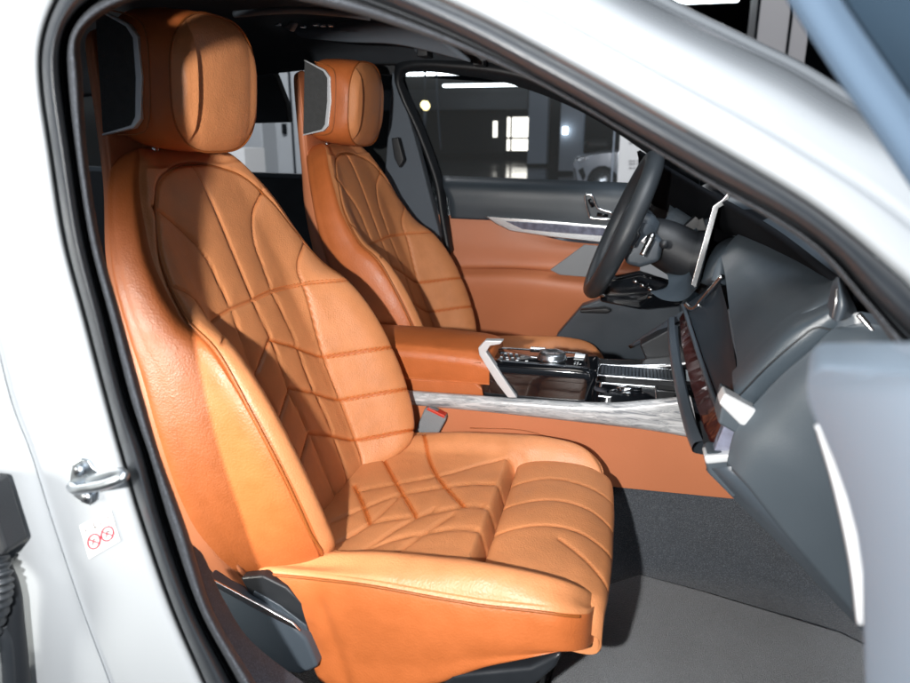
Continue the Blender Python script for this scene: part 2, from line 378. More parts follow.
iu = np.linspace(0, nring, nu, endpoint=False); top = (iu < 7) | (iu > nring-7)
XX = np.repeat(cx[:, None], nu, 1); YY = g[..., 0].copy(); ZZ = g[..., 1].copy(); TP = np.repeat(top[None], nv, 0)
cb = [[(.236, -.395), (.225, -.388), (.102, -.324), (0, -.249)], [(.20, -.487), (.15, -.451), (.052, -.389), (-.047, -.325)], [(.047, -.481), (-.009, -.443), (-.082, -.399)], [(-.10, -.485), (-.133, -.457), (-.166, -.436)]]
cl = [[(.026, -.465), (.068, -.394), (.112, -.319), (.163, -.256), (.186, -.20), (.180, -.178)], [(-.09, -.47), (-.027, -.424), (.022, -.379), (.066, -.299), (.084, -.256), (.087, -.209), (.061, -.18)],
      [(-.166, -.436), (-.108, -.409), (-.075, -.384), (-.05, -.327), (-.023, -.284), (.003, -.238), (-.005, -.207), (-.033, -.178)], [(-.20, -.41), (-.165, -.37), (-.127, -.338), (-.1, -.292), (-.079, -.248), (-.082, -.206), (-.116, -.178)]]
cn = [[(-.215, -.398), (-.143, -.367), (-.089, -.343), (-.02, -.30)], [(-.192, -.328), (-.115, -.301), (-.033, -.262)], [(-.166, -.436), (-.09, -.401), (.027, -.375)]]
inner = [sm([(-.222, -.52), (-.214, -.40), (-.192, -.28), (-.182, -.178)])]
SE = [sm(l) for l in cb+cl+cn]+inner
toy = lambda ls: [[(p[0], p[1]) for p in l] for l in ls]
D = seamdist(YY, XX, SE); DB = seamdist(YY, XX, [sm(l) for l in cb])
mk = TP*(1-sstep(np.abs(YY), .24, .262))*(1-sstep(XX, -.186, -.178))
mid = 1-sstep(np.abs(YY), .175, .20)
ZZ += mk*(-.0040*np.exp(-(D/.0024)**2)+.0038*mid*(1-np.exp(-D/.011)))
ZZ -= TP*mid*.030*sstep(XX, -.205, -.180)*(1-sstep(XX, -.18, -.15))
edge = np.abs(np.abs(YY)-.271)
ZZ -= TP*.002*np.exp(-(edge/.003)**2)
thr = np.clip(mk*np.exp(-(DB/.0036)**2)*.9+mk*np.exp(-(D/.0016)**2)*.4, 0, 1)
V = np.stack([XX, YY+SC, ZZ], -1)
# back part of the outer side slants forward below
sl = sstep(-XX, .40, .53)*np.clip((.47-ZZ)/.15, 0, 1.2)
V[..., 0] += sl*.075
# gentle wrinkles in the outer side skirt near the rear
V[..., 1] += -np.sign(YY)*.004*np.exp(-((XX+.40+.25*(ZZ-.42))/.012)**2)*(np.abs(YY) > .268)*sstep(.48-ZZ, .0, .05)
Vl = list(V.reshape(-1, 3)); fc = gridfaces(nv, nu, True)
for j in (0, nv-1):
    c = len(Vl); Vl.append(V[j].mean(0)); fc += [(j*nu+i, j*nu+(i+1) % nu, c) for i in range(nu)]
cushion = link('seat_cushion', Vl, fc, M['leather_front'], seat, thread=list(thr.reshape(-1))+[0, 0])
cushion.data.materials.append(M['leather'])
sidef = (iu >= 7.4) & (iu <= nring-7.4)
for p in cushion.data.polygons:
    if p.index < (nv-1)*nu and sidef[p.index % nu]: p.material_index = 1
for sgn in (1, -1):
    pts = [(r[0], SC+sgn*.2775*r[5]/.28, r[3]+.000) for r in CS[1:12]]
    tube('piping', pts, .0022, M['piping'], cushion, n=8, res=90)
def stitches(name, lines, place, parent, step=.0065, ln=.0042, r=.00075, off=.0035):
    V = []; f = []
    for l in lines:
        q = crs(np.asarray(l, float), 200); seg = np.r_[0, np.cumsum(np.linalg.norm(np.diff(q, axis=0), axis=1))]
        tn = np.gradient(q, axis=0); tn /= np.linalg.norm(tn, axis=1)[:, None]+1e-9
        for sd in (-1, 1):
            s0 = .004
            while s0+ln < seg[-1]:
                p = []
                for a in (s0, s0+ln):
                    c = np.array([np.interp(a, seg, q[:, k])+sd*off*np.array([-np.interp(a, seg, tn[:, 1]), np.interp(a, seg, tn[:, 0])])[k] for k in (0, 1)])
                    p.append(place(*c))
                if p[0] is not None and p[1] is not None:
                    d = (p[1]-p[0])/(np.linalg.norm(p[1]-p[0])+1e-9); u = np.cross(d, [0, 0, 1.]); u /= np.linalg.norm(u)+1e-9; w = np.cross(d, u)
                    b = len(V)
                    for e, k in ((p[0], .5), ((p[0]+p[1])/2, 1.2), (p[1], .5)):
                        V += [e+r*k*(math.cos(t)*u+math.sin(t)*w) for t in (0, 1.5708, 3.1416, 4.7124)]
                    for j in (0, 4): f += [(b+j+i, b+j+(i+1) % 4, b+j+4+(i+1) % 4, b+j+4+i) for i in range(4)]
                    f += [(b, b+1, b+2, b+3), (b+11, b+10, b+9, b+8)]
                s0 += step
    return link(name, V, f, M['thread'], parent)
from mathutils.bvhtree import BVHTree
def surf_caster(o, direction, back=.5):
    off = origin(o); me = o.data
    t = BVHTree.FromPolygons([v.co for v in me.vertices], [tuple(p.vertices) for p in me.polygons]); d = Vector(direction)
    def cast(p):
        h = t.ray_cast(Vector(p-off)-d*back, d)
        return None if h[0] is None else np.array(h[0])+off-np.array(direction)*.0004
    return cast
cc_ = surf_caster(cushion, (0, 0, -1.))
for l_ in cb+[[(-.205, -.50), (-.198, -.40), (-.178, -.28)]]: stitches('stitching', [l_], lambda y, x: cc_(np.array([x, SC+y, .48])), cushion)
cbk = surf_caster(backrest, tuple(-BN))
for l_ in [list(map(tuple, hz))]+[[(.152, t0-.085), (.22, t0-.115), (.262, t0-.129)] for t0 in (.325, .228, .135)]: stitches('stitching', [l_], lambda y, t: cbk(B0+BY*y+BD*t), backrest)
# thigh support
rows = []
TH = [(-.178, .43, 0), (-.181, .458, 0), (-.172, .474, 0), (-.13, .484, 0), (-.08, .486, 0), (-.03, .481, 0), (.002, .468, 0), (.015, .456, 0), (.018, .442, 0), (.013, .428, 0), (-.006, .420, 0), (-.06, .420, 0)]
cols = [(-.226, -.045), (-.222, -.022), (-.208, -.005), (-.17, .0), (-.08, .0), (0, 0), (.08, 0), (.17, 0), (.208, -.005), (.222, -.022), (.226, -.045)]
for i, (x, z, _) in enumerate(TH):
    sq = max(0, 1-i/11)
    rows.append([(x-.10*max(0, abs(y)-.13)*(1 if x > -.06 else 0), SC+y*(1-.10*max(0, (i-6)/5)), z+dz*(1 if i > 1 else .4)) for y, dz in cols])
gr = crs(np.array(rows), 240); gr = np.swapaxes(crs(np.swapaxes(gr, 0, 1), 240), 0, 1)
yl = gr[..., 1]-SC; xl = gr[..., 0]; on = (1-sstep(np.abs(yl), .19, .22))*sstep(gr[..., 2], .42, .455)
tl = [sm([(.097, -.178), (.122, -.093), (.099, .022)]), sm([(.013, -.178), (.040, -.092), (.030, -.028), (.004, .022)]), sm([(-.078, -.178), (-.052, -.11), (-.05, -.05), (-.078, .022)]), sm([(-.085, -.07), (-.152, .005), (-.17, .02)])]
D = seamdist(yl, xl, tl)
gr[..., 2] += on*(-.0028*np.exp(-(D/.0020)**2)+.0026*(1-np.exp(-D/.012)))
th_ = on*np.exp(-(D/.0018)**2)*.5
solid(link('thigh_support', gr.reshape(-1, 3), gridfaces(240, 240), M['leather_front'], seat, thread=th_.reshape(-1)), .004)

# side trim, base, buckle
Ys = SC-.283
st1 = plate('side_trim', PL([(205, 578), (222, 590), (255, 606), (292, 626), (306, 640), (318, 668), (300, 676), (262, 668), (236, 645), (214, 612)], Ys-.012), M['plastic'], seat, (0, .03, 0), .006, 3)
plate('trim_strip', PL([(206, 577), (255, 603), (292, 623), (300, 632), (292, 628), (254, 609), (207, 583)], Ys-.014), M['silver'], st1, (0, .004, 0), .001)
st2 = plate('upper_trim', PL([(240, 578), (262, 576), (286, 588), (302, 604), (312, 640), (308, 648), (290, 628), (255, 607)], Ys+.004), M['black'], seat, (0, .02, 0), .004)
plate('trim_strip', PL([(254, 591), (280, 606), (306, 626), (308, 632), (278, 611), (253, 595)], Ys+.002), M['plastic'], st2, (0, .003, 0), .001)
bs = [P(430, 720, Ys), P(436, 692, Ys), P(452, 676, Ys), P(490, 672, Ys), P(530, 668, Ys), P(552, 657, Ys), P(562, 654, Ys), P(556, 668, Ys), P(530, 690, Ys), P(500, 740, Ys)]
plate('seat_base', bs, M['seal'], seat, (0, .50, 0), .008, 3)
box('seat_frame', (-.44, SC-.24, .20), (-.08, SC+.24, .30), M['black'], seat, .01)
for sy in (-.20, .20):
    box('seat_rail', (-.52, SC+sy-.02, .165), (.0, SC+sy+.02, .20), M['black'], seat, .004)
bk = plate('belt_buckle', PL([(414, 434), (424, 410), (428, 407), (445, 416), (446, 420), (434, 442), (428, 444), (415, 438)], 1.395), M['grille'], seat, (0, .022, 0), .004, 3)
plate('release_button', PL([(427.5, 407.5), (445, 416), (444, 418.5), (426.5, 410)], 1.3935), M['red_button'], bk, (0, .02, 0), .001)
plate('buckle_stalk', PL([(416, 438), (425, 443), (418, 460), (409, 456)], 1.409), M['black'], bk, (0, .012, 0), .003)

# driver seat: a copy with all its parts
def copy_tree(o, parent=None):
    c = o.copy(); COL.objects.link(c); c.parent = parent
    for ch in list(o.children): copy_tree(ch, c)
    return c
ds = copy_tree(seat); ds.name = 'driver_seat'; ds.location = (-.325, SC+.765, .16)
tag(ds, 'cognac leather seat beyond the center console, in front of the steering wheel', 'car seat')
for ch in list(ds.children):
    if ch.name.startswith('belt_buckle'):
        for c2 in list(ch.children): bpy.data.objects.remove(c2)
        bpy.data.objects.remove(ch)

# ------------------------------------------------------------------ body shell round the doorway
body = empty('car_body', (-.1, .6, .1), 'glossy white car body around the doorway with grey rubber seal', 'car')
ST = [((215, 700), (240, 700), (266, 700)), ((203, 674), (226, 674), (249, 674)), ((174, 607), (192, 608), (211, 609)), ((145, 524), (162, 524), (186, 530)), ((124, 454), (143, 454), (160, 458)),
      ((109, 400), (124, 400), (143, 400)), ((88, 320), (104, 320), (121, 320)), ((67, 240), (84, 240), (99, 240)), ((53, 151), (69, 145), (86, 155)), ((44, 88), (60, 75), (81, 75)), ((44, 46), (62, 39), (79, 42)),
      ((56, 7), (74, 14), (92, 22)), ((78, -22), (95, -4), (122, 4)), ((130, -45), (140, -25), (170, -8)), ((230, -55), (235, -32), (240, -12)), ((330, -40), (320, -18), (310, 2)), ((400, -16), (385, 4), (370, 17)),
      ((477, 18), (460, 36), (443, 42)), ((540, 51), (525, 70), (515, 72)), ((600, 84), (586, 104), (576, 104)), ((665, 121), (650, 142), (640, 142)), ((733, 160), (717, 180), (706, 182)), ((801, 201), (785, 217), (772, 220)),
      ((848, 236), (830, 250), (818, 252)), ((886, 269), (868, 292), (858, 297)), ((910, 291), (895, 320), (884, 330)), ((960, 345), (945, 370), (925, 390)), ((1000, 420), (985, 440), (965, 450)), ((1010, 540), (990, 540), (970, 540)),
      ((1010, 660), (985, 660), (965, 655)), ((960, 780), (940, 770), (920, 760)), ((820, 830), (810, 815), (800, 800)), ((500, 830), (500, 812), (500, 795)), ((300, 800), (315, 785), (330, 770))]
ST.append(ST[0])
lerp = lambda a, b, t: (a[0]+(b[0]-a[0])*t, a[1]+(b[1]-a[1])*t)
def strip(name, spec, m, parent, n=560):
    rows = [[P(*(lerp(s[0], s[1], q) if k == 0 else lerp(s[1], s[2], q)), Y) for s in ST] for k, q, Y in spec]
    return patch(name, rows, len(rows)*5, n, m, parent)
seal = strip('door_seal', [(0, -.03, .592), (0, .02, .578), (0, .22, .567), (0, .5, .562), (0, .75, .568), (0, .93, .582), (0, 1.0, .602)], M['seal'], body)
strip('seal_channel', [(0, .97, .598), (1, .05, .612), (1, .22, .612), (1, .36, .600)], M['seal_dark'], seal)
strip('flocked_lip', [(1, .34, .604), (1, .45, .590), (1, .66, .586), (1, .88, .596), (1, 1.0, .622), (1, 1.04, .66)], M['flock'], seal)
R3 = [(-32, 700), (-32, 674), (-32, 607), (-32, 524), (-32, 454), (-32, 400), (-75, 320), (-75, 240), (-75, 151), (-75, 70), (-75, 0), (-80, -90), (-60, -170), (40, -225), (200, -230), (350, -180), (450, -122),
      (540, -62), (620, -18), (670, 9), (744, 45), (797, 71), (852, 104), (905, 132), (955, 165), (995, 200), (1060, 260), (1110, 340), (1140, 540), (1140, 700), (1060, 900), (850, 960), (480, 960), (200, 900), (-32, 700)]
CR = [(116, 700), (107, 674), (82, 607), (54, 524), (32, 454), (12, 400), (-8, 320), (-30, 240), (-45, 151), (-52, 70), (-40, 0), (-25, -60)]
rows = [[], [], [], [], [], [], [], [], []]
for i, s in enumerate(ST):
    O = s[0]; Z = R3[i]; pil = 1.0 if 12 <= i <= 28 else 0.0
    if i == 11: pil = .6
    if 12 <= i <= 28:
        c = [(0, .604), (.05, .588), (.14, .583), (.34, .592), (.42, .603), (.52, .606), (.78, .63), (.955, .69)]
        pts = [P(*lerp(O, Z, q), Y) for q, Y in c]+[P(*Z, .75)]
    elif i <= 11:
        k = CR[i]
        pts = [P(*O, .604), P(*lerp(O, k, .08), .588), P(*lerp(O, k, .25), .583), P(*lerp(O, k, .75), .582), P(*lerp(O, k, .985), .583), P(*lerp(O, k, 1.015), .5795), P(*lerp(k, Z, .06), .579), P(*lerp(k, Z, .35), .574), P(*Z, .572)]
    else:
        pts = [P(*lerp(O, Z, q), Y) for q, Y in [(0, .604), (.05, .588), (.14, .583), (.3, .58), (.4, .58), (.5, .58), (.7, .58), (.9, .58), (1, .58)]]
    for r, p in zip(rows, pts): r.append(p)
rows.append([p+np.array([.02, .0 if (i < 11 or i > 29) else .07, -.02 if i > 29 else .012]) for i, p in enumerate(rows[-1])])
rows.append([p+np.array([.02, .25 if 11 <= i <= 29 else 0.03, .012]) for i, p in enumerate(rows[-1])])
patch('side_panel', rows, 90, 620, M['white_paint'], body)
# striker
sx = body
pl = plate('door_striker', PL([(70, 474), (72, 464), (80, 459), (88, 461), (93, 468), (101, 474), (103, 482), (98, 490), (97, 500), (90, 506), (82, 503), (74, 497), (69, 488)], .579), M['steel'], body, (0, .006, 0), .0015)
a0 = P(72, 490, .574); a1 = P(92, 487, .560)
tube('striker_loop', [P(71, 487, .578), P(76, 490, .563), P(88, 488, .550), P(104, 485, .540), P(118, 480, .535), P(124, 475.5, .537), P(118, 472.5, .545), P(104, 476, .556), P(90, 481, .57)], .0052, M['steel'], pl, n=12, res=80)
for bx, by in ((80, 470), (88, 497)):
    c = P(bx, by, .5775)
    tube('bolt', [c, c-np.array([0, .004, 0])], .0062, M['steel'], pl, n=20); tube('bolt_socket', [c-np.array([0, .0042, 0]), c-np.array([0, .0046, 0])], .003, M['black'], pl, n=6)
# sticker
q = [(79.5, 526), (110, 509.5), (119.5, 541), (89, 559)]
stk = plate('safety_sticker', PL(q, .5805), M['sticker'], body, (0, .001, 0), 0)
def sp(u, v, Y=.580):
    a = lerp(q[0], q[1], u); b = lerp(q[3], q[2], u); return P(*lerp(a, b, v), Y)
for cu in (.28, .72):
    ringp = [sp(cu+.19*math.cos(a), .62+.20*math.sin(a)) for a in np.linspace(0, 2*math.pi, 24, endpoint=False)]
    tube('ban_ring', ringp, .0011, M['red_ink'], stk, n=6, closed=True, res=60)
    tube('ban_bar', [sp(cu-.14, .49), sp(cu+.14, .75)], .0009, M['red_ink'], stk, n=6)
    tube('ban_mark', [sp(cu-.06, .70), sp(cu+.01, .56), sp(cu+.08, .60)], .0008, M['dark_ink'], stk, n=6)
for u0, u1, v in ((.40, .60, .14), (.40, .60, .28)):
    tube('sticker_mark', [sp(u0, v), sp(u1, v)], .0006, M['dark_ink'], stk, n=5)
for u in (.40, .60, .12, .86): tube('sticker_mark', [sp(u, .14), sp(u+.02, .28)], .0006, M['dark_ink'], stk, n=5)
# wiring boot at the rear edge
wb = plate('wiring_connector', PL([(-60, 480), (-14, 486), (7, 551), (3, 556), (-60, 575)], .535), M['black'], body, (0, .03, 0), .004)
pth = crs(np.array([P(-6, 552, .545), P(0, 578, .535), P(-2, 603, .53), P(-12, 640, .53), P(-18, 690, .54)]), 100)
rr_ = [.0115+.0022*math.sin(i*.95) for i in range(100)]
tube('wiring_boot', pth, rr_, M['seal'], wb, n=18, res=100)
tube('hinge_arm', [P(0, 560, .555), P(12, 590, .552), P(14, 630, .55), P(22, 720, .552)], [.009, .009, .012, .014], M['seal_dark'], wb, n=12)
tube('cable', [P(2, 625, .54), P(8, 650, .54), P(12, 720, .54)], .008, M['seal'], wb, n=12)
# interior of the B pillar, sill carpet, headliner, floor
patch('pillar_trim', [[P(*s[2], .64) for s in ST[0:13]], [P(s[2][0]+1, s[2][1], .660) for s in ST[0:13]], [P(s[2][0]-6, s[2][1], .668) for s in ST[0:13]], [P(s[2][0]-60, s[2][1], .672) for s in ST[0:13]]], 14, 90, M['black'], body)
patch('sill_carpet', [[P(193, 545, .66), P(205, 590, .66), P(228, 640, .66), P(262, 690, .66), P(330, 760, .66), P(500, 790, .66)],
                      [P(203, 555, .70), P(216, 592, .70), P(240, 635, .70), P(282, 683, .70), P(350, 730, .70), P(500, 760, .70)],
                      [P(212, 575, .74), P(224, 600, .74), P(250, 640, .74), P(300, 680, .74), P(360, 720, .76), P(500, 745, .76)]], 16, 60, M['sill_pile'], body)
# headliner from the near rail to the far rail
hl = [[(-1.9, .66, 1.24), (-1.0, .64, 1.30), (-.5, .63, 1.285), (-.2, .64, 1.245), (-.02, .66, 1.175)],
      [(-1.9, .85, 1.33), (-1.0, .85, 1.385), (-.5, .85, 1.38), (-.2, .85, 1.345), (.0, .85, 1.28)],
      [(-1.9, 1.1, 1.36), (-1.0, 1.1, 1.41), (-.5, 1.1, 1.41), (-.2, 1.1, 1.385), (.02, 1.1, 1.33)],
      [(-1.9, 1.8, 1.36), (-1.0, 1.8, 1.41), (-.5, 1.8, 1.41), (-.2, 1.8, 1.385), (.02, 1.8, 1.33)],
      [(-1.9, 2.10, 1.34), (-1.0, 2.10, 1.385), (-.5, 2.10, 1.385), (-.2, 2.10, 1.36), (.02, 2.10, 1.30)],
      [(-1.9, 2.24, 1.25), (-1.0, 2.24, 1.325), (-.62, 2.23, 1.325), (-.2, 2.22, 1.29), (.2, 2.20, 1.16)]]
head = patch('headliner', hl, 40, 40, M['headliner'], body, .02, 1)
FLZ = .205
patch('carpet', [[(x, y, FLZ+max(0, x-.52)*.8) for x in (-1.2, -.3, .1, .3, .5, .8)] for y in (.70, .9, 1.2, 1.36)]+[[(x, 1.413, FLZ+.06+max(0, x-.52)*.8) for x in (-1.2, -.3, .1, .3, .5, .8)], [(x, 1.432, .42+max(0, x-.52)*.5) for x in (-1.2, -.3, .1, .3, .5, .8)]], 30, 40, M['carpet'], body)
patch('driver_footwell', [[(x, y, FLZ+max(0, x-.52)*.8) for x in (-1.2, -.3, .1, .3, .5, .8)] for y in (1.55, 1.7, 2.0, 2.3)], 20, 40, M['carpet'], body)
boxes('firewall', [((.72, .62, .1), (.78, 2.4, .9))], M['black'], body)
boxes('rear_floor_step', [((-1.25, .62, .1), (-1.2, 2.35, .45))], M['black'], body)
# rear bulkhead (dark rear cabin) and far-side pillars
gh = tube('grab_handle', [P(417, 49, 2.12), P(422, 46, 2.10), P(450, 48, 2.09), P(475, 52, 2.09), P(485, 58, 2.11)], .010, M['visor'], body, n=12)
for x, y in ((422, 51), (478, 60)): box('handle_mount', tuple(P(x, y, 2.10)-np.array([.016, .0, .014])), tuple(P(x, y, 2.10)+np.array([.016, .05, .014])), M['black'], gh, .003)
vs = patch('sun_visor', [[P(292, 26, 1.85), P(340, 22, 1.85), P(372, 17, 1.83), P(420, 22, 1.8)], [P(296, 33, 1.84), P(340, 31, 1.84), P(380, 26, 1.82), P(440, 38, 1.8)], [P(302, 38, 1.86), P(345, 42, 1.86), P(400, 45, 1.84), P(470, 62, 1.82)]], 20, 30, M['visor'], body, .012, 1)
ml = plate('roof_lamp', PL([(283, 27), (290, 20), (295, 22), (290, 31)], 1.45), M['plastic'], body, (0, .02, 0), .003)
for i, (a, b) in enumerate(((275, 23), (300, 25), (313, 23), (320, 24), (328, 24))):
    plate('lamp_switch', PL([(a, b), (a+4, b), (a+4, b+2), (a, b+2)], 1.449), M['silver'], ml, (0, .01, 0), 0)
tube('roof_rail', [P(234, 14, 1.25), P(290, 10, 1.25), P(340, 13, 1.25), P(370, 17, 1.25)], .006, M['visor'], body, n=8)

# ------------------------------------------------------------------ driver door (far side) and pillars
dd = empty('driver_door', (-.2, 2.3, .2), 'far front door with slate and cognac trim and a silver inlay', 'car door')
up_ = patch('upper_trim', [[P(443, 181, 2.31), P(540, 185, 2.31), P(640, 189, 2.31), P(760, 196, 2.31)], [P(444, 187, 2.27), P(540, 191, 2.27), P(640, 196, 2.27), P(760, 203, 2.27)], [P(450, 200, 2.265), P(540, 206, 2.265), P(640, 212, 2.265), P(760, 220, 2.265)],
                          [P(452, 217, 2.27), P(540, 223, 2.27), P(640, 246, 2.27), P(760, 260, 2.27)]], 24, 40, M['dash'], dd, .02, 1)
patch('window_sill', [[P(443, 178, 2.33), P(540, 181, 2.33), P(640, 186, 2.33), P(760, 192, 2.33)], [P(443, 180, 2.29), P(540, 184, 2.29), P(640, 189, 2.29), P(760, 195, 2.29)], [P(443, 183.5, 2.285), P(540, 188, 2.285), P(640, 193, 2.285), P(760, 199, 2.285)], [P(443, 184.5, 2.30), P(540, 189, 2.30), P(640, 194, 2.30), P(760, 200, 2.30)]], 16, 30, M['dash_light'], dd)
pnl = patch('door_panel', [[P(380, 212, 2.285), P(450, 215, 2.285), P(485, 217, 2.285), P(560, 240, 2.285), P(640, 246, 2.285)], [P(380, 240, 2.275), P(450, 240, 2.275), P(500, 245, 2.275), P(560, 250, 2.275), P(640, 255, 2.275)],
                           [P(380, 262, 2.272), P(470, 264, 2.272), P(520, 266, 2.272), P(560, 268, 2.272), P(640, 272, 2.272)], [P(380, 270, 2.265), P(470, 270, 2.25), P(520, 270, 2.24), P(580, 276, 2.235), P(640, 284, 2.23)],
                           [P(380, 280, 2.245), P(470, 280, 2.225), P(520, 282, 2.215), P(580, 290, 2.21), P(640, 300, 2.21)], [P(380, 305, 2.25), P(470, 306, 2.235), P(520, 310, 2.23), P(560, 316, 2.23), P(640, 325, 2.23)],
                           [P(380, 360, 2.28), P(470, 360, 2.27), P(520, 360, 2.27), P(560, 360, 2.27), P(640, 360, 2.27)]], 50, 60, M['leather_rose'], dd)
inl = plate('silver_inlay', PL([(484, 216), (530, 219), (600, 225), (660, 229), (660, 246), (605, 243), (550, 237), (510, 231), (496, 224)], 2.238), M['silver'], dd, (0, .02, 0), .003)
plate('ambient_strip', PL([(505, 221), (560, 224), (605, 228), (640, 230), (640, 239), (603, 236), (550, 232), (522, 229)], 2.234), M['crystal_blue'], inl, (0, .01, 0), .002)
plate('speaker_grille', PL([(550, 270), (584, 245), (612, 247), (612, 279), (560, 275)], 2.195), M['grille'], dd, (0, .012, 0), .002)
sw = [P(*lerp((582, 193), (617, 193), u), 2.256) for u in (0, 1)]
def sq_(pts): return PL(pts, 2.258)
swt = tube('seat_switch', PL([(585, 197), (589, 194.5), (593, 197), (598, 208), (611, 213), (612, 217), (608, 219), (592, 218), (589, 214)], 2.236), .0036, M['chrome'], dd, n=8, closed=True, res=90)
tube('switch_button', PL([(589, 199), (593, 207)], 2.236), .006, M['black_gloss'], swt); tube('switch_button', PL([(597, 214), (608, 216)], 2.236), .006, M['black_gloss'], swt)
plate('lower_pocket', PL([(556, 336), (582, 306), (612, 296), (680, 296), (690, 420), (560, 420)], 2.16), M['plastic'], dd, (0, .05, 0), .006)
plate('pocket_handle', PL([(580, 310), (606, 308), (612, 311), (606, 314), (580, 313)], 2.13), M['black'], dd, (0, .03, 0), .004)
fr = patch('window_frame', [[P(452, 250, 2.25), P(447, 215, 2.26), P(441, 178, 2.27), P(424, 130, 2.27), P(408, 95, 2.26), P(402, 78, 2.25), P(412, 70, 2.24), P(450, 72, 2.24), P(520, 85, 2.24), P(600, 120, 2.24), P(700, 190, 2.24)],
                            [P(449, 255, 2.23), P(442, 215, 2.24), P(436, 180, 2.25), P(419, 133, 2.25), P(403, 98, 2.24), P(398, 78, 2.23), P(408, 66, 2.21), P(450, 66, 2.2), P(520, 76, 2.2), P(600, 108, 2.2), P(700, 176, 2.2)],
                            [P(447, 256, 2.245), P(441, 215, 2.25), P(435, 179, 2.26), P(418, 133, 2.26), P(402, 97, 2.25), P(396, 76, 2.24), P(404, 58, 2.23), P(450, 58, 2.22), P(520, 66, 2.22), P(600, 96, 2.22), P(700, 160, 2.22)]], 16, 120, M['black'], dd, .006, 1)
plate('window_glass', PL([(404, 76), (520, 84), (600, 118), (700, 190), (760, 240), (740, 250), (443, 192)], 2.30), M['glass'], dd, (0, .005, 0), 0)
# far B pillar and rear frame
fb = empty('far_pillar', (-1.0, 2.2, .3), 'black pillar and rear door frame seen behind the seats', 'pillar')
plate('pillar_trim', PL([(392, 70), (404, 100), (418, 150), (436, 220), (450, 275), (455, 345), (300, 345), (380, 240)], 2.24), M['visor'], fb, (0, .05, 0), .006)
plate('belt_guide', PL([(391, 138), (398, 137), (404, 160), (399, 168), (394, 158)], 2.18), M['black'], fb, (0, .02, 0), .004)
plate('rear_door_panel', PL([(80, 168), (300, 176), (400, 181), (400, 345), (80, 345)], 2.29), M['black'], fb, (0, .05, 0), .006)
plate('rear_window_sill', PL([(80, 166), (300, 174), (400, 179), (400, 183), (300, 179), (80, 171)], 2.285), M['dash_light'], fb, (0, .03, 0), .003)
plate('quarter_pillar', PL([(250, 60), (272, 68), (286, 104), (288, 122), (250, 123), (200, 122), (150, 60)], 2.26), M['black'], fb, (0, .04, 0), .004)
plate('rear_window_header', PL([(60, 20), (300, 40), (402, 60), (402, 76), (330, 70), (272, 68), (60, 66)], 2.25), M['black'], fb, (0, .05, 0), .004)
plate('rear_glass', PL([(80, 60), (395, 70), (400, 182), (80, 172)], 2.31), M['glass'], fb, (0, .005, 0), 0)

# ------------------------------------------------------------------ center console
cc = empty('center_console', (-.1, 1.5, .2), 'center console with leather armrest, veined white trim and black control pod', 'console')
arm = [[P(340, 332, 1.40), P(392, 330, 1.40), P(440, 332, 1.405), P(478, 337, 1.41), P(492, 342, 1.41)]]
def console_side(pts, Y, m, name, depth, par, b=.004): return plate(name, PL(pts, Y), m, par, (0, depth, 0), b, 3)
# side panel
plate('side_panel', PL([(330, 385), (402, 399), (500, 407), (600, 420), (694, 436), (702, 450), (716, 470), (740, 500), (640, 490), (520, 478), (330, 470)], 1.42), M['leather_rose'], cc, (0, .02, 0), .002)
pocket = tube('panel_seam', PL([(470, 428), (520, 430), (560, 440)], 1.4195), .001, M['piping'], cc, n=6)
patch('veined_trim', [[P(340, 385, 1.418), P(402, 392, 1.418), P(500, 399, 1.418), P(600, 405, 1.418), P(650, 402, 1.418), P(690, 398, 1.418)], [P(340, 386, 1.405), P(402, 393, 1.405), P(500, 401, 1.405), P(600, 408, 1.405), P(650, 406, 1.405), P(692, 402, 1.405)],
                      [P(340, 392, 1.402), P(402, 399, 1.402), P(500, 408, 1.402), P(600, 419, 1.402), P(650, 424, 1.402), P(698, 432, 1.402)], [P(340, 395, 1.41), P(402, 401.5, 1.41), P(500, 411, 1.41), P(600, 422, 1.41), P(650, 428, 1.41), P(700, 437, 1.41)]], 24, 60, M['marble'], cc, .006, 1)
# lower orange rail under the armrest
console_side([(340, 372), (402, 378), (446, 380), (470, 378), (486, 391), (490, 398), (402, 391), (340, 384)], 1.425, M['leather'], 'armrest_base', .14, cc, .005)
ar = loft('armrest', [[np.array([x, y, z]) for y, z in
        [(1.405, .655-dz), (1.405, .64-dz), (1.41, .605), (1.42, .598), (1.50, .596), (1.575, .6), (1.585, .64-dz), (1.582, .66-dz), (1.565, .678-dz), (1.50, .686-dz), (1.43, .678-dz), (1.412, .668-dz)]] for x, dz in
        [(-.75, .0), (-.62, .0), (-.5, .0), (-.42, .0), (-.35, .003), (-.30, .006), (-.268, .012), (-.262, .016)]], 60, 72, M['leather'], cc)
tube('armrest_seam', [np.array([x, 1.4065, .650]) for x in (-.7, -.5, -.35, -.28)], .0012, M['piping'], ar, n=6)
# silver V trim
vt = plate('silver_collar', PL([(478, 348), (485, 340.5), (503, 341), (500, 344.5), (490, 346), (486, 352), (517, 398), (508, 398), (497, 384), (479, 355)], 1.403), M['pale'], cc, (0, .02, 0), .002)
# console deck
plate('console_deck', [P(500, 398, 1.42), P(600, 407, 1.42), P(650, 403, 1.42), P(692, 396, 1.42), (.22, 1.45, .57), (.22, 1.60, .57), (-.05, 1.60, .575), (-.3, 1.60, .575)], M['black_gloss'], cc, (0, 0, -.03), .004)
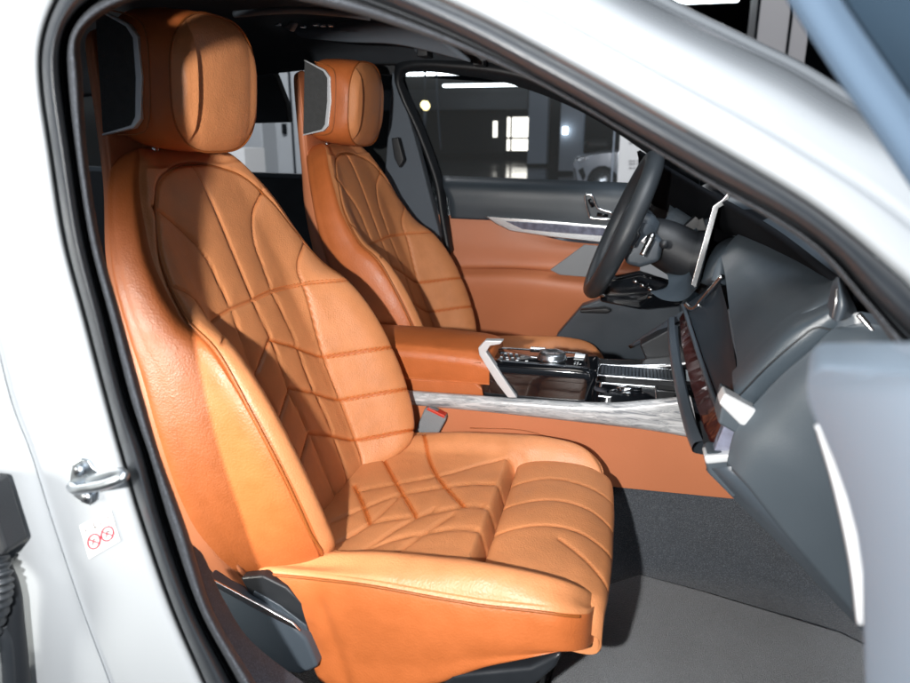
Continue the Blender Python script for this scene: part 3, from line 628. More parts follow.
# control pod
def podring(z, sc, dx=0): return [np.array([-.165+dx+a*sc, 1.482+b*sc, z]) for a, b in rrect(.125, .070, .028)]
pod = loft('control_pod', [podring(.560, .94), podring(.590, .98), podring(.625, 1.02, .004), podring(.640, 1.0, .004), podring(.645, .97, .004)], 30, 112, M['black_gloss'], cc)
pz = .6455
outl = [np.array([x, y, pz+.0015]) for x, y in [(-.278, 1.485), (-.262, 1.446), (-.245, 1.436), (-.055, 1.430), (-.05, 1.435), (-.06, 1.53), (-.068, 1.537), (-.25, 1.537), (-.265, 1.53)]]
V = []; ctr = np.array([-.165, 1.485, pz+.0015])
for k, (s_, dz) in enumerate(((1.0, 0), (1.0, .0022), (.955, .0022), (.955, 0))):
    V += [ctr+(p-ctr)*np.array([s_ if s_ == 1 else .95, s_ if s_ == 1 else .86, 1])+np.array([0, 0, dz]) for p in outl]
n9 = 9; f = [(k*n9+i, k*n9+(i+1) % n9, (k+1)*n9+(i+1) % n9, (k+1)*n9+i) for k in range(3) for i in range(n9)]
link('pod_frame', V, f, M['chrome'], pod, smooth=False)
kc = np.array([-.135, 1.478, pz+.001])
kn = loft('rotary_knob', [[kc+np.array([r*math.cos(a), r*math.sin(a), h]) for a in np.linspace(0, 2*math.pi, 48, endpoint=False)] for r, h in ((.031, 0), (.031, .006), (.029, .014), (.026, .017), (.020, .0175), (.008, .0165))], 24, 96, M['steel'], pod)
tube('knob_ring', [kc+np.array([.0315*math.cos(a), .0315*math.sin(a), .004]) for a in np.linspace(0, 2*math.pi, 40, endpoint=False)], .0018, M['chrome'], kn, n=8, closed=True, res=80)
for i in range(7):
    x = -.245+.0125*(i % 4)+.004*(i//4); y = 1.462+.03*(i//4)
    plate('button', [np.array([x-.004, y-.004, pz+.003]), np.array([x+.004, y-.004, pz+.003]), np.array([x+.004, y+.004, pz+.003]), np.array([x-.004, y+.004, pz+.003])], M['plastic'], pod, (0, 0, -.003), .0008)
    tube('button_icon', [np.array([x-.0022, y, pz+.0036]), np.array([x+.0022, y+.001, pz+.0036])], .0006, M['icon'], pod, n=6)
plate('start_button', [np.array(p) for p in ((-.088, 1.506, pz+.004), (-.066, 1.506, pz+.004), (-.066, 1.524, pz+.004), (-.088, 1.524, pz+.004))], M['icon'], pod, (0, 0, -.004), .001)
plate('gear_toggle', [np.array(p) for p in ((-.19, 1.522, pz+.012), (-.155, 1.524, pz+.012), (-.155, 1.532, pz+.012), (-.19, 1.532, pz+.012))], M['chrome'], pod, (0, 0, -.012), .002)
for i in range(6):
    x = -.232+.03*(i % 3)*.7; tube('button_icon', [np.array([x, 1.445+.004*(i//3), pz+.003]), np.array([x+.006, 1.446+.004*(i//3), pz+.003])], .0006, M['icon'], pod, n=5)
for i in range(5):
    tube('button_icon', [np.array([-.085+.006*(i % 3), 1.450+.012*(i//3), pz+.003]), np.array([-.082+.006*(i % 3), 1.455+.012*(i//3), pz+.003])], .0006, M['icon'], pod, n=5)
# trays ahead of the pod
def frame_ring(pts, m, name, par, r=.0028): return tube(name, pts, r, m, par, n=8, closed=True, res=120)
t1 = [P(611, 386, 1.44), P(615, 384, 1.44), P(658, 386, 1.44), P(660, 388, 1.44), P(656, 401, 1.43), P(650, 403, 1.43), P(612, 402, 1.43), P(609, 399, 1.43)]
t1 = [np.array([x, y, .578]) for x, y in ((-.02, 1.455), (.085, 1.455), (.092, 1.462), (.092, 1.535), (.085, 1.542), (-.02, 1.542), (-.027, 1.535), (-.027, 1.462))]
tr = frame_ring(t1, M['silver'], 'tray_frame', cc)
plate('tray', [p+np.array([0, 0, -.002]) for p in t1], M['black'], tr, (0, 0, -.002), 0)
tube('tray_handle', [np.array([.01, 1.49, .583]), np.array([.06, 1.505, .583])], .006, M['chrome'], tr, n=10)
tube('tray_clip', [np.array([-.01, 1.475, .582]), np.array([.03, 1.52, .582])], .004, M['black_gloss'], tr, n=10)
t2 = [np.array([x, y, .585]) for x, y in ((-.03, 1.575), (.14, 1.575), (.146, 1.582), (.146, 1.65), (.14, 1.656), (-.03, 1.656), (-.036, 1.65), (-.036, 1.582))]
tr2 = frame_ring(t2, M['silver'], 'roller_frame', cc)
plate('roller_bed', [p+np.array([0, 0, -.003]) for p in t2], M['black'], tr2, (0, 0, -.01), 0)
boxes('roller_cover', [((-.03+.008*i, 1.582, .583), (-.0245+.008*i, 1.65, .588)) for i in range(21)], M['plastic'], tr2)
patch('far_trim', [[(-.05, 1.66, .585), (.05, 1.66, .588), (.15, 1.665, .60), (.24, 1.67, .63)], [(-.05, 1.69, .59), (.05, 1.69, .594), (.15, 1.70, .61), (.24, 1.71, .64)]], 8, 20, M['silver'], cc, .02, -1)
plate('console_core', [(-.6, 1.46, .25), (.35, 1.46, .25), (.35, 1.46, .56), (-.6, 1.46, .56)], M['black'], cc, (0, .2, 0), .005)

# ------------------------------------------------------------------ steering wheel
sw_c = P(622, 226, 1.845)
wax = np.array([math.cos(R(22)), 0, -math.sin(R(22))])         # column axis, towards the dash
wax = wax/np.linalg.norm(wax); wu = np.array([-wax[2]*-1, 0, wax[0]]); wu = np.array([math.sin(R(22)), 0, math.cos(R(22))]); wy = np.array([math.sin(R(-3)), math.cos(R(3)), 0])
swh = empty('steering_wheel', tuple(sw_c), 'thick black leather steering wheel seen edge on before the far door', 'steering wheel')
rw = .178
tube('rim', [sw_c+rw*(math.cos(a)*wy+math.sin(a)*wu) for a in np.linspace(0, 2*math.pi, 48, endpoint=False)], .0225, M['rim_leather'], swh, n=24, closed=True, res=220)
hub = sw_c+wax*.03
loft('airbag_cover', [[hub+wax*d+wy*a*s_+wu*b*s_ for a, b in rrect(.085, .060, .03)] for d, s_ in ((.045, .8), (.02, 1.0), (-.02, 1.0), (-.032, .93), (-.036, .8))], 24, 112, M['plastic'], swh)
for sy in (-1, 1):
    plate('spoke', [hub+wy*sy*.07+wu*.022-wax*.012, hub+wy*sy*.172+wu*.018-wax*.02, hub+wy*sy*.172-wu*.02-wax*.02, hub+wy*sy*.07-wu*.028-wax*.012], M['black_gloss'], swh, tuple(wax*.022), .004)
    plate('spoke_trim', [hub+wy*sy*.085+wu*.012-wax*.017, hub+wy*sy*.15+wu*.010-wax*.023, hub+wy*sy*.15-wu*.008-wax*.023, hub+wy*sy*.085-wu*.014-wax*.017], M['silver'], swh, tuple(wax*.006), .002)
    tube('paddle', [hub+wy*sy*.10+wax*.03, hub+wy*sy*.14+wax*.03+wu*.02, hub+wy*sy*.145+wax*.03-wu*.03], .008, M['silver'], swh)
plate('spoke', [hub+wy*.02-wu*.05-wax*.01, hub+wy*.018-wu*.17-wax*.02, hub-wy*.018-wu*.17-wax*.02, hub-wy*.02-wu*.05-wax*.01], M['black_gloss'], swh, tuple(wax*.02), .004)
tube('column', [hub+wax*.03, hub+wax*.10, hub+wax*.30-wu*.02], [.05, .062, .07], M['black'], swh, n=24)
for sy in (-1, 1): tube('stalk', [hub+wax*.075, hub+wax*.07+wy*sy*.10+wu*.01, hub+wax*.06+wy*sy*.16+wu*.015], [.008, .009, .011], M['black'], swh)
plate('column_shroud', PL([(622, 250), (636, 238), (655, 234), (664, 242), (660, 262), (640, 268), (626, 265)], 1.74), M['plastic'], swh, (0, .16, 0), .012, 3)
plate('shroud_highlight', PL([(640, 241), (648, 234), (655, 235), (646, 246)], 1.737), M['silver'], swh, (0, .01, 0), .002)

# ------------------------------------------------------------------ dashboard
db = empty('dashboard', (.35, 1.4, .5), 'slate leather dashboard with dark red crystal bar and silver trim', 'dashboard')
# broad top pad
patch('top_pad', [[P(721, 256, 1.55), P(736, 236, 1.6), P(768, 218, 1.65), P(800, 205, 1.7)], [P(725, 275, 1.40), P(745, 258, 1.38), P(785, 244, 1.36), P(815, 235, 1.35)], [P(730, 315, 1.15), P(760, 292, 1.12), P(800, 274, 1.10), P(840, 268, 1.1)],
                  [P(736, 350, 1.02), P(770, 322, .98), P(806, 298, .95), P(834, 284, .94)], [P(737, 377, .95), P(768, 346, .92), P(800, 316, .90), P(830, 302, .89)], [P(736, 384, .975), P(768, 352, .95), P(800, 322, .93), P(830, 308, .92)]], 50, 40, M['dash'], db)
# soft roll wrapping down to the end cap
patch('padded_roll', [[P(732, 372, .96), P(762, 340, .935), P(790, 315, .92), P(828, 297, .91)], [P(733, 386, .92), P(762, 356, .895), P(790, 330, .88), P(828, 308, .875)], [P(737, 398, .905), P(768, 366, .88), P(798, 340, .868), P(832, 314, .865)],
                      [P(745, 408, .905), P(779, 376, .88), P(808, 350, .868), P(838, 326, .865)], [P(756, 412, .915), P(790, 380, .89), P(817, 356, .878), P(842, 334, .875)], [P(758, 416, .94), P(792, 384, .92), P(819, 360, .90), P(844, 338, .90)]], 40, 40, M['dash'], db)
tube('roll_seam', PL([(738, 397, .9035), (768, 366, .8785), (798, 340, .867), (815, 328, .865), (832, 330, .862)], .9), .0012, M['black'], db, n=6)
# end panel facing the door
patch('end_panel', [[P(738, 462, .90), P(745, 430, .90), P(762, 408, .90), P(790, 378, .885), P(818, 352, .872), P(842, 334, .87), P(880, 330, .86), P(950, 400, .84)], [P(752, 480, .88), P(770, 450, .87), P(790, 425, .865), P(815, 395, .855), P(840, 370, .85), P(870, 350, .845), P(910, 370, .84), P(970, 450, .82)],
                    [P(790, 530, .875), P(810, 490, .86), P(830, 455, .855), P(850, 425, .85), P(870, 400, .84), P(900, 390, .84), P(940, 420, .83), P(980, 500, .82)], [P(858, 612, .88), P(865, 560, .87), P(880, 510, .86), P(900, 470, .85), P(920, 450, .84), P(940, 450, .84), P(960, 480, .83), P(1000, 560, .82)]], 50, 60, M['dash_light'], db, .02, 1)
patch('lower_edge', [[P(706, 470, .915), P(735, 500, .905), P(790, 555, .90), P(835, 603, .90), P(870, 640, .90)], [P(716, 468, .885), P(745, 496, .875), P(800, 550, .87), P(845, 600, .87), P(880, 635, .87)], [P(735, 466, .88), P(752, 484, .87), P(806, 542, .865), P(852, 594, .865), P(890, 632, .865)], [P(740, 464, .895), P(756, 482, .885), P(812, 540, .88), P(858, 592, .88), P(895, 630, .88)]], 20, 40, M['plastic'], db)
patch('glovebox', [[P(706, 470, .915), P(735, 500, .905), P(790, 555, .90), P(835, 603, .90), P(870, 640, .90)], [p+np.array([.05, .30, 0]) for p in PL([(706, 470), (735, 500), (790, 555), (835, 603), (870, 640)], .905)], [p+np.array([.07, .52, 0]) for p in PL([(706, 470), (735, 500), (790, 555), (835, 603), (870, 640)], .905)]], 20, 20, M['plastic'], db)
# end cap pieces in silver
plate('end_cap', PL([(718, 424), (724, 394), (755, 412), (747, 430), (739, 436)], .885), M['dash_light'], db, (0, .05, 0), .004)
plate('silver_cap', PL([(719, 404), (725, 393), (757, 410), (750, 428), (740, 425)], .88), M['pale'], db, (0, .03, 0), .003)
plate('lower_cap', PL([(704, 458), (709, 453), (737, 455), (747, 490), (734, 500), (708, 474)], .895), M['dash_light'], db, (0, .04, 0), .005, 3)
plate('lower_cap_face', PL([(704, 456), (738, 454), (736, 462), (706, 465)], .892), M['pale'], db, (0, .03, 0), .003)
plate('violet_facet', PL([(713, 454), (725, 424), (744, 430), (737, 454)], .905), M['crystal_blue'], db, (0, .02, 0), .002)
# crystal bar along the dash
def bar(f0, f1): return [f0, f1]
lowe = [(674, 318, 1.66), (676, 345, 1.45), (683, 382, 1.22), (695, 425, 1.02), (708, 455, .915)]
upe = [(683, 306, 1.64), (693, 338, 1.44), (704, 372, 1.22), (716, 405, 1.02), (727, 422, .91)]
cb_ = []
L0 = crs(np.array([P(*p) for p in lowe]), 40); U0 = crs(np.array([P(*p) for p in upe]), 40)
V = []; f = []
for i in range(40):
    for q in (0, .33, .66, 1.0):
        p = L0[i]*(1-q)+U0[i]*q
        jag = .0018*((i*7+int(q*10)*5) % 5-2)/2*(1 if 0 < q < 1 else .3)
        V.append(p+np.array([.012+jag, 0, jag*.4]))
for i in range(39):
    for k in range(3):
        a = i*4+k; f += [(a, a+1, a+5), (a, a+5, a+4)] if (i+k) % 2 else [(a, a+1, a+4), (a+1, a+5, a+4)]
solid(link('crystal_bar', V, f, M['crystal'], db, smooth=False), .006)
patch('silver_rail', [[p+np.array([0, 0, .004]) for p in L0[::5]], [p+np.array([-.012, -.004, .0]) for p in L0[::5]], [p+np.array([-.012, -.006, -.012]) for p in L0[::5]], [p+np.array([.01, 0, -.018]) for p in L0[::5]]], 16, 60, M['plastic'], db)
tube('upper_rail', [p+np.array([0, 0, .002]) for p in U0[::4]], .0045, M['plastic'], db, n=10)
# dark glass fascia between bar and pad
UF = [U0[int(k)]+np.array([.006, 0, .004]) for k in np.linspace(0, 39, 5)]
FE = PL([(718, 276, 1.56), (726, 304, 1.36), (731, 332, 1.16), (735, 358, 1.03), (738, 382, .955)], 1)
patch('fascia', [UF, [a*.66+b*.34+np.array([.012, 0, .006]) for a, b in zip(UF, FE)], [a*.33+b*.67+np.array([.012, 0, .006]) for a, b in zip(UF, FE)], FE], 30, 40, M['fascia'], db)
tube('fascia_trim', PL([(699, 303, 1.56), (708, 293, 1.53), (722, 276, 1.5)], 1.5), .005, M['silver'], db, n=10)
tube('vent_lever', PL([(686, 304, 1.6), (693, 309, 1.58), (700, 304, 1.56)], 1.6), .006, M['silver'], db, n=10)
patch('upper_ledge', [[P(700, 283, 1.62), P(706, 262, 1.66), P(715, 246, 1.7), P(726, 238, 1.74)], [P(712, 280, 1.52), P(720, 258, 1.55), P(735, 242, 1.6), P(760, 232, 1.65)]], 10, 20, M['dash'], db, .03, -1)
# curved display seen edge on
dp = plate('display', PL([(692, 284), (715, 204), (722, 200), (728, 196), (724, 206), (717, 212), (698, 290)], 1.60), M['black_gloss'], db, (.02, .55, 0), .004)
plate('display_edge', PL([(691, 285), (713, 206), (722, 200), (727, 194), (725, 190), (721, 189), (728, 187), (730, 196), (727, 204), (719, 208), (696, 288)], 1.595), M['silver'], dp, (0, .006, 0), .0015)
# driver side cowl and instrument shelf
patch('cowl', [[P(660, 236, 1.95), P(668, 215, 2.0), P(690, 198, 2.05), P(712, 190, 2.1)], [P(664, 262, 1.85), P(680, 244, 1.88), P(700, 226, 1.9), P(716, 210, 1.95)], [P(668, 285, 1.78), P(682, 280, 1.78), P(694, 274, 1.76), P(712, 250, 1.76)], [P(650, 292, 1.75), P(664, 300, 1.72), P(684, 300, 1.70), P(700, 285, 1.68)]], 30, 30, M['dash'], db)
patch('cowl_top', [[P(672, 192, 2.12), P(690, 190, 2.12), P(708, 188, 2.12)], [P(668, 214, 2.02), P(686, 210, 2.02), P(706, 204, 2.02)]], 10, 12, M['dash_light'], db, .02, -1)
plate('air_vent', PL([(684, 226), (704, 208), (706, 222), (690, 242), (684, 236)], 1.90), M['black'], db, (0, .03, 0), .004)
plate('knee_panel', PL([(600, 282), (640, 274), (690, 290), (680, 306), (640, 310), (600, 302)], 1.95), M['black_gloss'], db, (0, .06, 0), .006)
for x, y in ((633, 280), (640, 284), (648, 288)): tube('switch', PL([(x, y), (x+6, y+3)], 1.93), .005, M['silver'], db, n=8)
tube('switch', PL([(601, 296), (607, 295)], 1.94), .004, M['silver'], db, n=8); tube('switch', PL([(648, 297), (653, 297)], 1.94), .003, M['silver'], db, n=8)
patch('knee_trim', [[P(640, 338, 1.80), P(664, 322, 1.74), P(684, 310, 1.70)], [P(628, 346, 1.80), P(660, 332, 1.74), P(688, 316, 1.70)]], 8, 12, M['plastic'], db, .01)
plate('tunnel_panel', PL([(640, 345), (668, 330), (684, 322), (690, 370), (668, 372), (650, 370)], 1.70), M['black'], db, (0, .05, 0), .004)
# tweeter pod and pillar base at the near corner
patch('pillar_pod', [[P(826, 312, .88), P(829, 298, .88), P(832, 284, .88), P(836, 277, .885)], [P(833, 320, .845), P(837, 302, .845), P(838, 286, .85), P(838, 277, .86)], [P(842, 320, .84), P(846, 306, .84), P(843, 290, .85), P(840, 278, .865)], [P(858, 314, .87), P(855, 306, .87), P(849, 294, .875), P(842, 279, .88)]], 24, 24, M['plastic'], db)
tube('pod_stitch', PL([(833, 318, .842), (836, 302, .842), (837, 288, .847)], .842), .0012, M['silver'], db, n=6)
patch('pillar_base', [[P(832, 322, .87), P(846, 318, .86), P(860, 312, .855), P(880, 316, .86)], [P(834, 338, .86), P(852, 346, .85), P(872, 345, .845), P(900, 360, .84)], [P(842, 350, .86), P(862, 362, .85), P(890, 370, .84), P(940, 400, .83)]], 20, 24, M['plastic'], db)
tube('pillar_seam', PL([(858, 314, .85), (878, 338, .84), (900, 372, .835)], .84), .003, M['silver'], db, n=8)
patch('windscreen_base', [[P(640, 150, 2.2), P(700, 185, 1.8), P(770, 225, 1.3), P(850, 285, .95)], [P(660, 205, 2.3), P(720, 225, 1.9), P(790, 250, 1.45), P(880, 310, 1.05)], [(.6, 2.3, .93), (.62, 1.9, .93), (.62, 1.45, .93), (.6, 1.0, .93)]], 20, 30, M['matte_black'], db, .01)

# ------------------------------------------------------------------ passenger door, open, close to the camera
pd = empty('passenger_door', (.3, .3, .3), 'out of focus grey inner panel and window frame of the open near door', 'car door')
def dpl(pts, off=0): return [P(x, y, .405-.22*(x-806)/264-off) for x, y in pts]
plate('door_panel', dpl([(824, 366), (815, 369), (809, 376), (807, 386), (808, 398), (813, 414), (821, 432), (833, 461), (846, 497), (856, 535), (862, 575), (866, 625), (868, 720), (1070, 720), (1070, 400), (960, 376), (880, 369)]), M['door_grey'], pd, (.012, .05, 0), .012, 4)
plate('arm_panel', dpl([(846, 380), (860, 402), (876, 440), (890, 490), (899, 545), (904, 610), (906, 720), (1060, 720), (1060, 410), (960, 388), (880, 379)], .004), M['door_grey'], pd, (0, .02, 0), .008, 4)
patch('door_edge', [[P(814, 425, .47), P(833, 490, .47), P(848, 560, .47), P(856, 625, .47)], [P(829, 434, .45), P(850, 495, .45), P(866, 560, .45), P(868, 625, .45)]], 6, 30, M['edge_white'], pd, .02, 1)
patch('window_frame', [[P(740, -80, .455), P(790, 6, .45), P(832, 72, .44), P(868, 124, .43), P(915, 195, .42), P(985, 300, .41)], [P(752, -82, .446), P(801, 3, .441), P(843, 68, .431), P(880, 120, .421), P(928, 190, .411), P(1000, 296, .40)], [P(770, -85, .442), P(818, -2, .437), P(860, 62, .427), P(897, 112, .417), P(945, 182, .407), P(1016, 290, .397)], [P(790, -90, .444), P(838, -8, .439), P(880, 54, .429), P(915, 104, .419), P(965, 172, .409), P(1035, 284, .399)]], 20, 40, M['door_band'], pd, .02, 1)
patch('frame_trim', [[P(788, -90, .447), P(836, -8, .442), P(878, 54, .432), P(913, 104, .422), P(963, 172, .412), P(1033, 284, .402)], [P(900, -95, .40), P(930, 0, .39), P(950, 54, .38), P(970, 104, .37), P(1000, 172, .36), P(1060, 284, .35)], [P(1040, -100, .33), P(1050, -5, .33), P(1060, 54, .33), P(1070, 104, .33), P(1090, 172, .33), P(1110, 284, .33)]], 20, 40, M['door_dark'], pd, .02, 1)

# ------------------------------------------------------------------ floor mat
GZ = FLZ+.012
mt = [PZ(540, 720, GZ), PZ(560, 640, GZ), PZ(590, 590, GZ), PZ(640, 574, GZ), PZ(700, 590, GZ), PZ(760, 608, GZ), PZ(840, 632, GZ), PZ(960, 690, GZ), PZ(960, 800, GZ), PZ(540, 800, GZ)]
mato = plate('floor_mat', [p for p in mt], M['mat_carpet'], None, (0, 0, -.010), .004)
tag(mato, 'grey pile floor mat lying in the passenger footwell', 'floor mat')

# ------------------------------------------------------------------ showroom seen through the windows
GR = -.12
sf = mat('showroom_floor', (.010, .014, .018), .12, spec=.5, bump=[('n', 2, .02, .01)], var=.2, varscale=.8)
wl = mat('showroom_wall', (.010, .014, .020), .7, spec=.08, bump=[('n', 20, .1, .01)], var=.15, varscale=2)
wd = mat('showroom_dark', (.004, .005, .007), .7, spec=.08, bump=[('n', 20, .1, .01)], var=.15, varscale=2)
colm = mat('column_paint', (.24, .28, .34), .55, bump=[('n', 30, .1, .004)], var=.06, varscale=2)
shut = mat('grey_shutter', (.36, .38, .40), .5, bump=[('n', 30, .1, .004)], var=.06, varscale=3)
lampm = mat('lamp_tube', (.9, .9, .9), .4, emit=(.85, .95, 1), estr=9)
winm = mat('bright_window', (.8, .8, .75), .3, emit=(1, .97, .88), estr=2.2, var=.3, varscale=1.2)
whm = mat('white_board', (.82, .82, .82), .5, bump=[('n', 20, .05, .002)], var=.03, varscale=2)
greym = mat('taupe_column', (.34, .33, .34), .6, bump=[('n', 20, .1, .004)], var=.07, varscale=1.5)
def struct(o): o['kind'] = 'structure'; return o
struct(boxes('showroom_floor', [((-45, -12, GR-.1), (45, 46, GR))], sf))
struct(boxes('showroom_ceiling', [((-45, 4.5, 5.6), (45, 46, 5.8))], wd))
struct(boxes('back_wall', [((-45, 42, GR), (45, 42.3, 5.6))], wl))
struct(boxes('front_wall', [((24, -12, GR), (24.3, 46, 5.6))], wd))
struct(boxes('rear_wall', [((-26, 5, GR), (-25.7, 46, 5.6))], wl))
def pbox(name, x0, y0, x1, y1, Y, dY, m, par=None, bevel=0):
    a = P(x0, y1, Y); b = P(x1, y0, Y)
    return boxes(name, [((a[0], Y, a[2]), (b[0], Y+dY, b[2]))], m, par, bevel)
def column(x0, x1, Y, m, label, dY=.8):
    a = P(x0, 130, Y)[0]; b = P(x1, 130, Y)[0]
    r = empty('showroom_column', ((a+b)/2, Y, GR), label, 'column', 'showroom columns')
    boxes('shaft', [((a, Y, GR), (b, Y+dY, 5.6))], m, r, .02)
    boxes('plinth', [((a-.02, Y-.02, GR), (b+.02, Y+dY+.02, GR+.12))], wd, r)
    return r
column(528, 547, 30, colm, 'grey square column right of the bright doorway in the showroom')
column(560, 583, 24, colm, 'grey column with white light spot behind the parked silver car')
c3 = column(744, 796, 12, greym, 'taupe column above the white windscreen pillar')
boxes('joint', [((P(794, 40, 12)[0]-.1, 11.98, GR), (P(794, 40, 12)[0]-.06, 12.0, 5.6)), ((P(745, 40, 12)[0]+.12, 11.98, GR), (P(745, 40, 12)[0]+.16, 12.0, 5.6))], wd, c3)
for o_, (x0, x1) in (('rear_column', (240, 262)),):
    column(x0, x1, 9, shut, 'pale grey column seen between the two front headrests', .4)
# panelled shutter wall left
a = P(150, 130, 9.4)[0]; b = P(330, 130, 9.4)[0]
sh = empty('shutter_door', ((a+b)/2, 9.4, GR), 'pale grey panelled doors seen between the two headrests', 'door')
lst = []; n = 10
for i in range(n): lst.append(((a+(b-a)*i/n+.02, 9.4, GR), (a+(b-a)*(i+1)/n-.02, 9.46, 3.2)))
for i, q in enumerate(lst): boxes('door_leaf', [q], shut, sh, .01)
boxes('door_frame', [((a, 9.43, GR), (b, 9.5, 3.3))], wl, sh)
hx = P(285, 128, 9.4); boxes('door_handle', [((hx[0]-.03, 9.36, hx[2]-.08), (hx[0]+.03, 9.4, hx[2]+.06))], wd, sh)
wb_ = pbox('sales_counter', 180, 148, 244, 200, 8.0, .5, whm); tag(wb_, 'white block behind the passenger headrest, seen through the rear window', 'counter')
# ceiling lamps
for (x0, y0, x1, y1, Y, lb) in ((405, 71.5, 472, 75, 30, 'long ceiling lamp strip seen at the top left corner of the driver window'), (443, 83, 527, 86.5, 33, 'long ceiling lamp strip lower and nearer the column')):
    r = tag(pbox('ceiling_lamp', x0, y0, x1, y1, Y, .3, lampm), lb, 'lamp', 'showroom ceiling lamps')
tag(pbox('ceiling_lamp', 655, -2, 740, 2.2, 14, .3, lampm), 'ceiling lamp strip above the white roof rail', 'lamp', 'showroom ceiling lamps')
# beam and dark recess
tag(pbox('bulkhead_beam', 380, 88, 528, 110, 36, .5, mat('beam_paint', (.03, .038, .05), .6, var=.1, varscale=1)), 'dark beam over the showroom recess', 'beam')
tag(pbox('dark_recess', 380, 110, 508, 152, 37, .5, wd), 'black recess wall below the beam', 'wall')
bw = tag(pbox('bright_doorway', 505, 117, 529, 153, 36.5, .2, winm), 'bright daylight doorway with dark bars, left of the grey column', 'window')
for x0, y0, x1, y1 in ((504, 115, 507, 156), (509.5, 115, 512, 156), (504, 137, 529, 139), (504, 115, 529, 117), (504, 150.5, 529, 154)): pbox('window_bar', x0, y0, x1, y1, 36.3, .15, wd, bw)
tag(pbox('wall_lamp', 493, 121, 497, 137, 36.4, .1, winm), 'small bright slit left of the bright doorway', 'window')
tag(pbox('light_panel', 562.5, 127, 567.5, 134, 23.8, .1, lampm), 'small glowing white sign on the second column', 'sign')
# pendant
pn = empty('hanging_pendant', tuple(P(425, 108, 8)), 'thin cord with small yellow lamp hanging beyond the driver window', 'pendant lamp')
tube('cord', [P(425, 40, 8), P(425, 100, 8)], .012, wl, pn, n=8); tube('tail', [P(425, 110, 8), P(425, 130, 8)], .02, wl, pn, n=8)
tube('bulb', [P(425, 101, 8), P(425, 104, 8), P(425.5, 107, 8), P(425, 110, 8)], [.03, .05, .05, .02], mat('warm_bulb', (.9, .8, .4), .4, emit=(1, .85, .4), estr=3), pn, n=16)
tag(tube('ceiling_cable', [P(436, 60, 9), P(438, 110, 9), P(441, 150, 9)], .012, wl, None, n=8), 'thin second cord right of the yellow pendant lamp', 'cord')
# white notice board
nb = pbox('notice_board', 616, 95, 700, 200, 11, .1, whm); tag(nb, 'large white notice board with faint lines behind the steering wheel', 'board')
pbox('board_edge', 611, 95, 616, 200, 10.98, .14, colm, nb)
for y0 in (134, 138, 142, 160, 163, 167):
    for x0 in (629, 633, 637, 642, 646): pbox('board_text', x0, y0, x0+2.2+(x0*y0 % 3)*.5, y0+1.2, 10.985, .01, greym, nb)
# parked car in the showroom (front corner)
CY = 14.0
pcr = empty('parked_car', tuple(P(612, 186, CY)), 'silver sports car nose parked in the showroom beyond the driver window', 'car')
cm = mat('silver_blue_paint', (.30, .33, .38), .18, .6, coat=1.0, bump=[('n', 3, .02, .01)], var=.1, varscale=2)
dx = P(613, 160, CY)[0]-P(612, 160, CY)[0]
def cp(x, y, dy): return P(x, y, CY)*1.0+np.array([0, dy, 0])
prof = [(573, 166), (574, 160), (578, 156), (590, 153), (604, 150.5), (622, 149), (640, 148)]
rows = []
for dy, k in ((0, 1.0), (.12, .35), (.6, .05), (1.4, 0), (1.85, .3), (1.95, 1)):
    rows.append([cp(x, y+k*2.5, dy) for x, y in prof])
patch('bonnet', rows, 24, 40, cm, pcr)
archl = [(586, 184), (588, 176), (592, 170), (598, 166.5), (605, 166), (612, 169), (617, 176), (619, 184)]
side = [(573, 167), (574, 162), (579, 158.5), (590, 155.5), (604, 153), (640, 150), (640, 184)]+archl[::-1]+[(578, 184), (574, 178)]
plate('wing', [cp(x, y, 0) for x, y in side], cm, pcr, (0, .05, 0), .01)
plate('bumper', [cp(573, 167, 0), cp(576, 184, 0), cp(578, 184, 1.9), cp(573, 167, 1.9)], mat('black_grille', (.01, .012, .015), .3), pcr, (.05, 0, 0), .01)
plate('headlight', [cp(577, 160, -.02), cp(585, 157, -.02), cp(588, 158.5, -.02), cp(580, 163, -.02)], lampm if False else M['chrome'], pcr, (0, .03, 0), .005)
plate('side_intake', [cp(578, 170, -.02), cp(583, 167, -.02), cp(586, 176, -.02), cp(583, 181, -.02)], wd, pcr, (0, .03, 0), .005)
wc = cp(602, 183, .06)
whl = tube('wheel', [wc, wc+np.array([0, .25, 0])], 15*dx, M['seal_dark'], pcr, n=36)
tube('rim', [wc-np.array([0, .01, 0]), wc+np.array([0, .02, 0])], 10*dx, M['steel'], whl, n=24)
tag(pbox('dark_car', 583, 138, 612, 152, 17, 1.2, M['seal_dark'], None, .15), 'low dark shape behind the silver car in the showroom', 'car')
tag(pbox('showroom_partition', 583, 100, 612, 165, 20, .2, wd), 'dark wall panel between the second column and the notice board', 'wall')
tag(pbox('showroom_bench', 552, 148, 558, 157, 26, .3, wd, None, .02), 'small dark box standing between the two grey columns', 'box')

# ------------------------------------------------------------------ light
W = bpy.data.worlds.new('World'); S.world = W; W.use_nodes = True
bg = W.node_tree.nodes['Background']
tcw = W.node_tree.nodes.new('ShaderNodeTexCoord'); sxyz = W.node_tree.nodes.new('ShaderNodeSeparateXYZ'); crw = W.node_tree.nodes.new('ShaderNodeValToRGB')
mrw = W.node_tree.nodes.new('ShaderNodeMapRange'); mrw.inputs[1].default_value = -1; mrw.inputs[2].default_value = 1
W.node_tree.links.new(tcw.outputs['Generated'], sxyz.inputs[0]); W.node_tree.links.new(sxyz.outputs[2], mrw.inputs[0]); W.node_tree.links.new(mrw.outputs[0], crw.inputs[0]); W.node_tree.links.new(crw.outputs[0], bg.inputs[0])
ce = crw.color_ramp.elements; ce[0].position = .30; ce[0].color = (.10, .11, .12, 1); ce[1].position = .95; ce[1].color = (.55, .72, .95, 1)
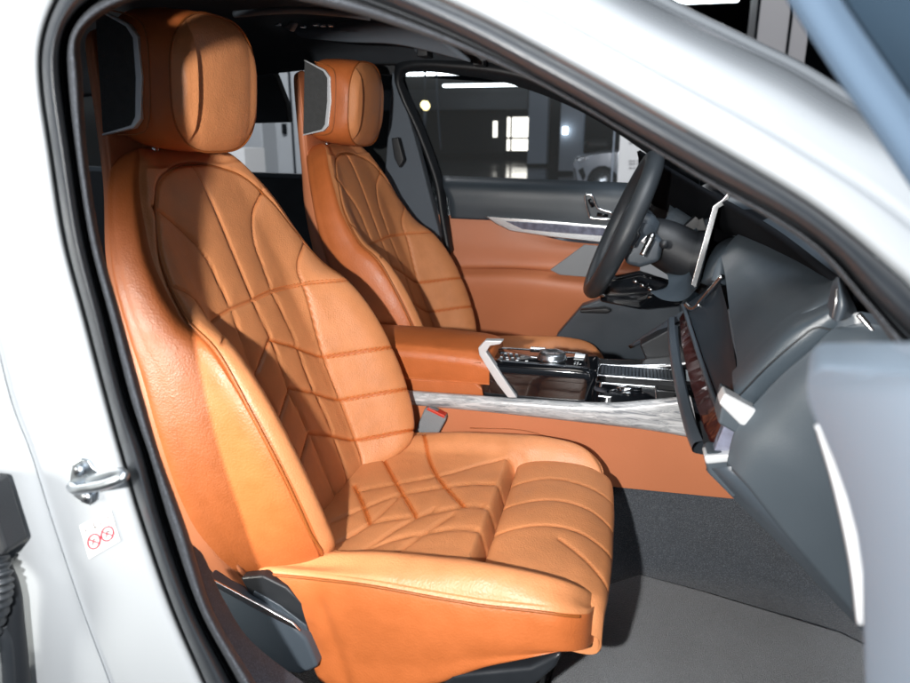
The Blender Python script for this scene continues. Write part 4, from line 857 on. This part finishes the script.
for p_, c_ in ((.46, (.25, .28, .32, 1)), (.52, (.95, 1.1, 1.3, 1)), (.66, (.9, 1.1, 1.35, 1)), (.72, (.45, .58, .75, 1))):
    q_ = ce.new(p_); q_.color = c_; bg.inputs[1].default_value = .18
def area(name, loc, target, size, energy, col=(1, 1, 1), shape='RECTANGLE', sy=None):
    l = bpy.data.lights.new(name, 'AREA'); l.energy = energy; l.color = col; l.shape = shape; l.size = size
    if sy: l.size_y = sy
    o = bpy.data.objects.new(name, l); COL.objects.link(o); o.location = loc
    o.rotation_euler = (Vector(target)-Vector(loc)).to_track_quat('-Z', 'Y').to_euler(); return o
key = area('key_lamp', (-.205, -.20, 1.165), (-.35, 1.2, .75), .035, 36, (1, .97, .93), 'DISK')
fill = area('bounce_fill', (.24, -.50, 1.10), (-.5, .9, .75), .35, .9, (1, .97, .95), sy=.35)  # added fill right of the camera, stands in for bounced light
sl_ = bpy.data.lights.new('rear_fill_spot', 'SPOT'); sl_.energy = 150; sl_.color = (1, .96, .86); sl_.shadow_soft_size = .20; sl_.spot_size = R(37); sl_.spot_blend = .7  # added spot behind the B pillar, brightens the near bolster side
so_ = bpy.data.objects.new('rear_fill_spot', sl_); COL.objects.link(so_); so_.location = (-1.42, .08, .80)
so_.rotation_euler = (Vector((-.57, .82, .67))-so_.location).to_track_quat('-Z', 'Y').to_euler()
over = area('overhead_fill', (.6, -.2, 4.2), (.5, .3, 1), 2.4, 220, (.92, .96, 1), sy=2.4)  # added light from above to whiten the roof rail
roof_fill = area('cabin_fill', (-.12, 1.42, 1.36), (-.14, 1.40, .3), .34, 1.0, (1, .95, .9), sy=.30)  # added fill under the headliner, brightens the cushion from above
area('showroom_lamp', (3.0, 8.0, 5.4), (3.0, 11, 1), 3.0, 260, (.95, .97, 1), sy=2)
area('showroom_lamp', (-3.0, 5.2, 5.2), (-3.2, 9.4, .8), 3.0, 420, (.95, .97, 1), sy=2)
area('showroom_lamp', (2.0, 24.0, 5.4), (2.0, 30, 0), 5.0, 240, (.8, .9, 1), sy=4)

V_ = S.view_settings; V_.view_transform = 'Standard'; V_.look = 'None'; V_.exposure = 0; V_.gamma = 1; V_.use_curve_mapping = False
S.render.engine = 'CYCLES'; S.cycles.use_denoising = True; S.cycles.max_bounces = 8
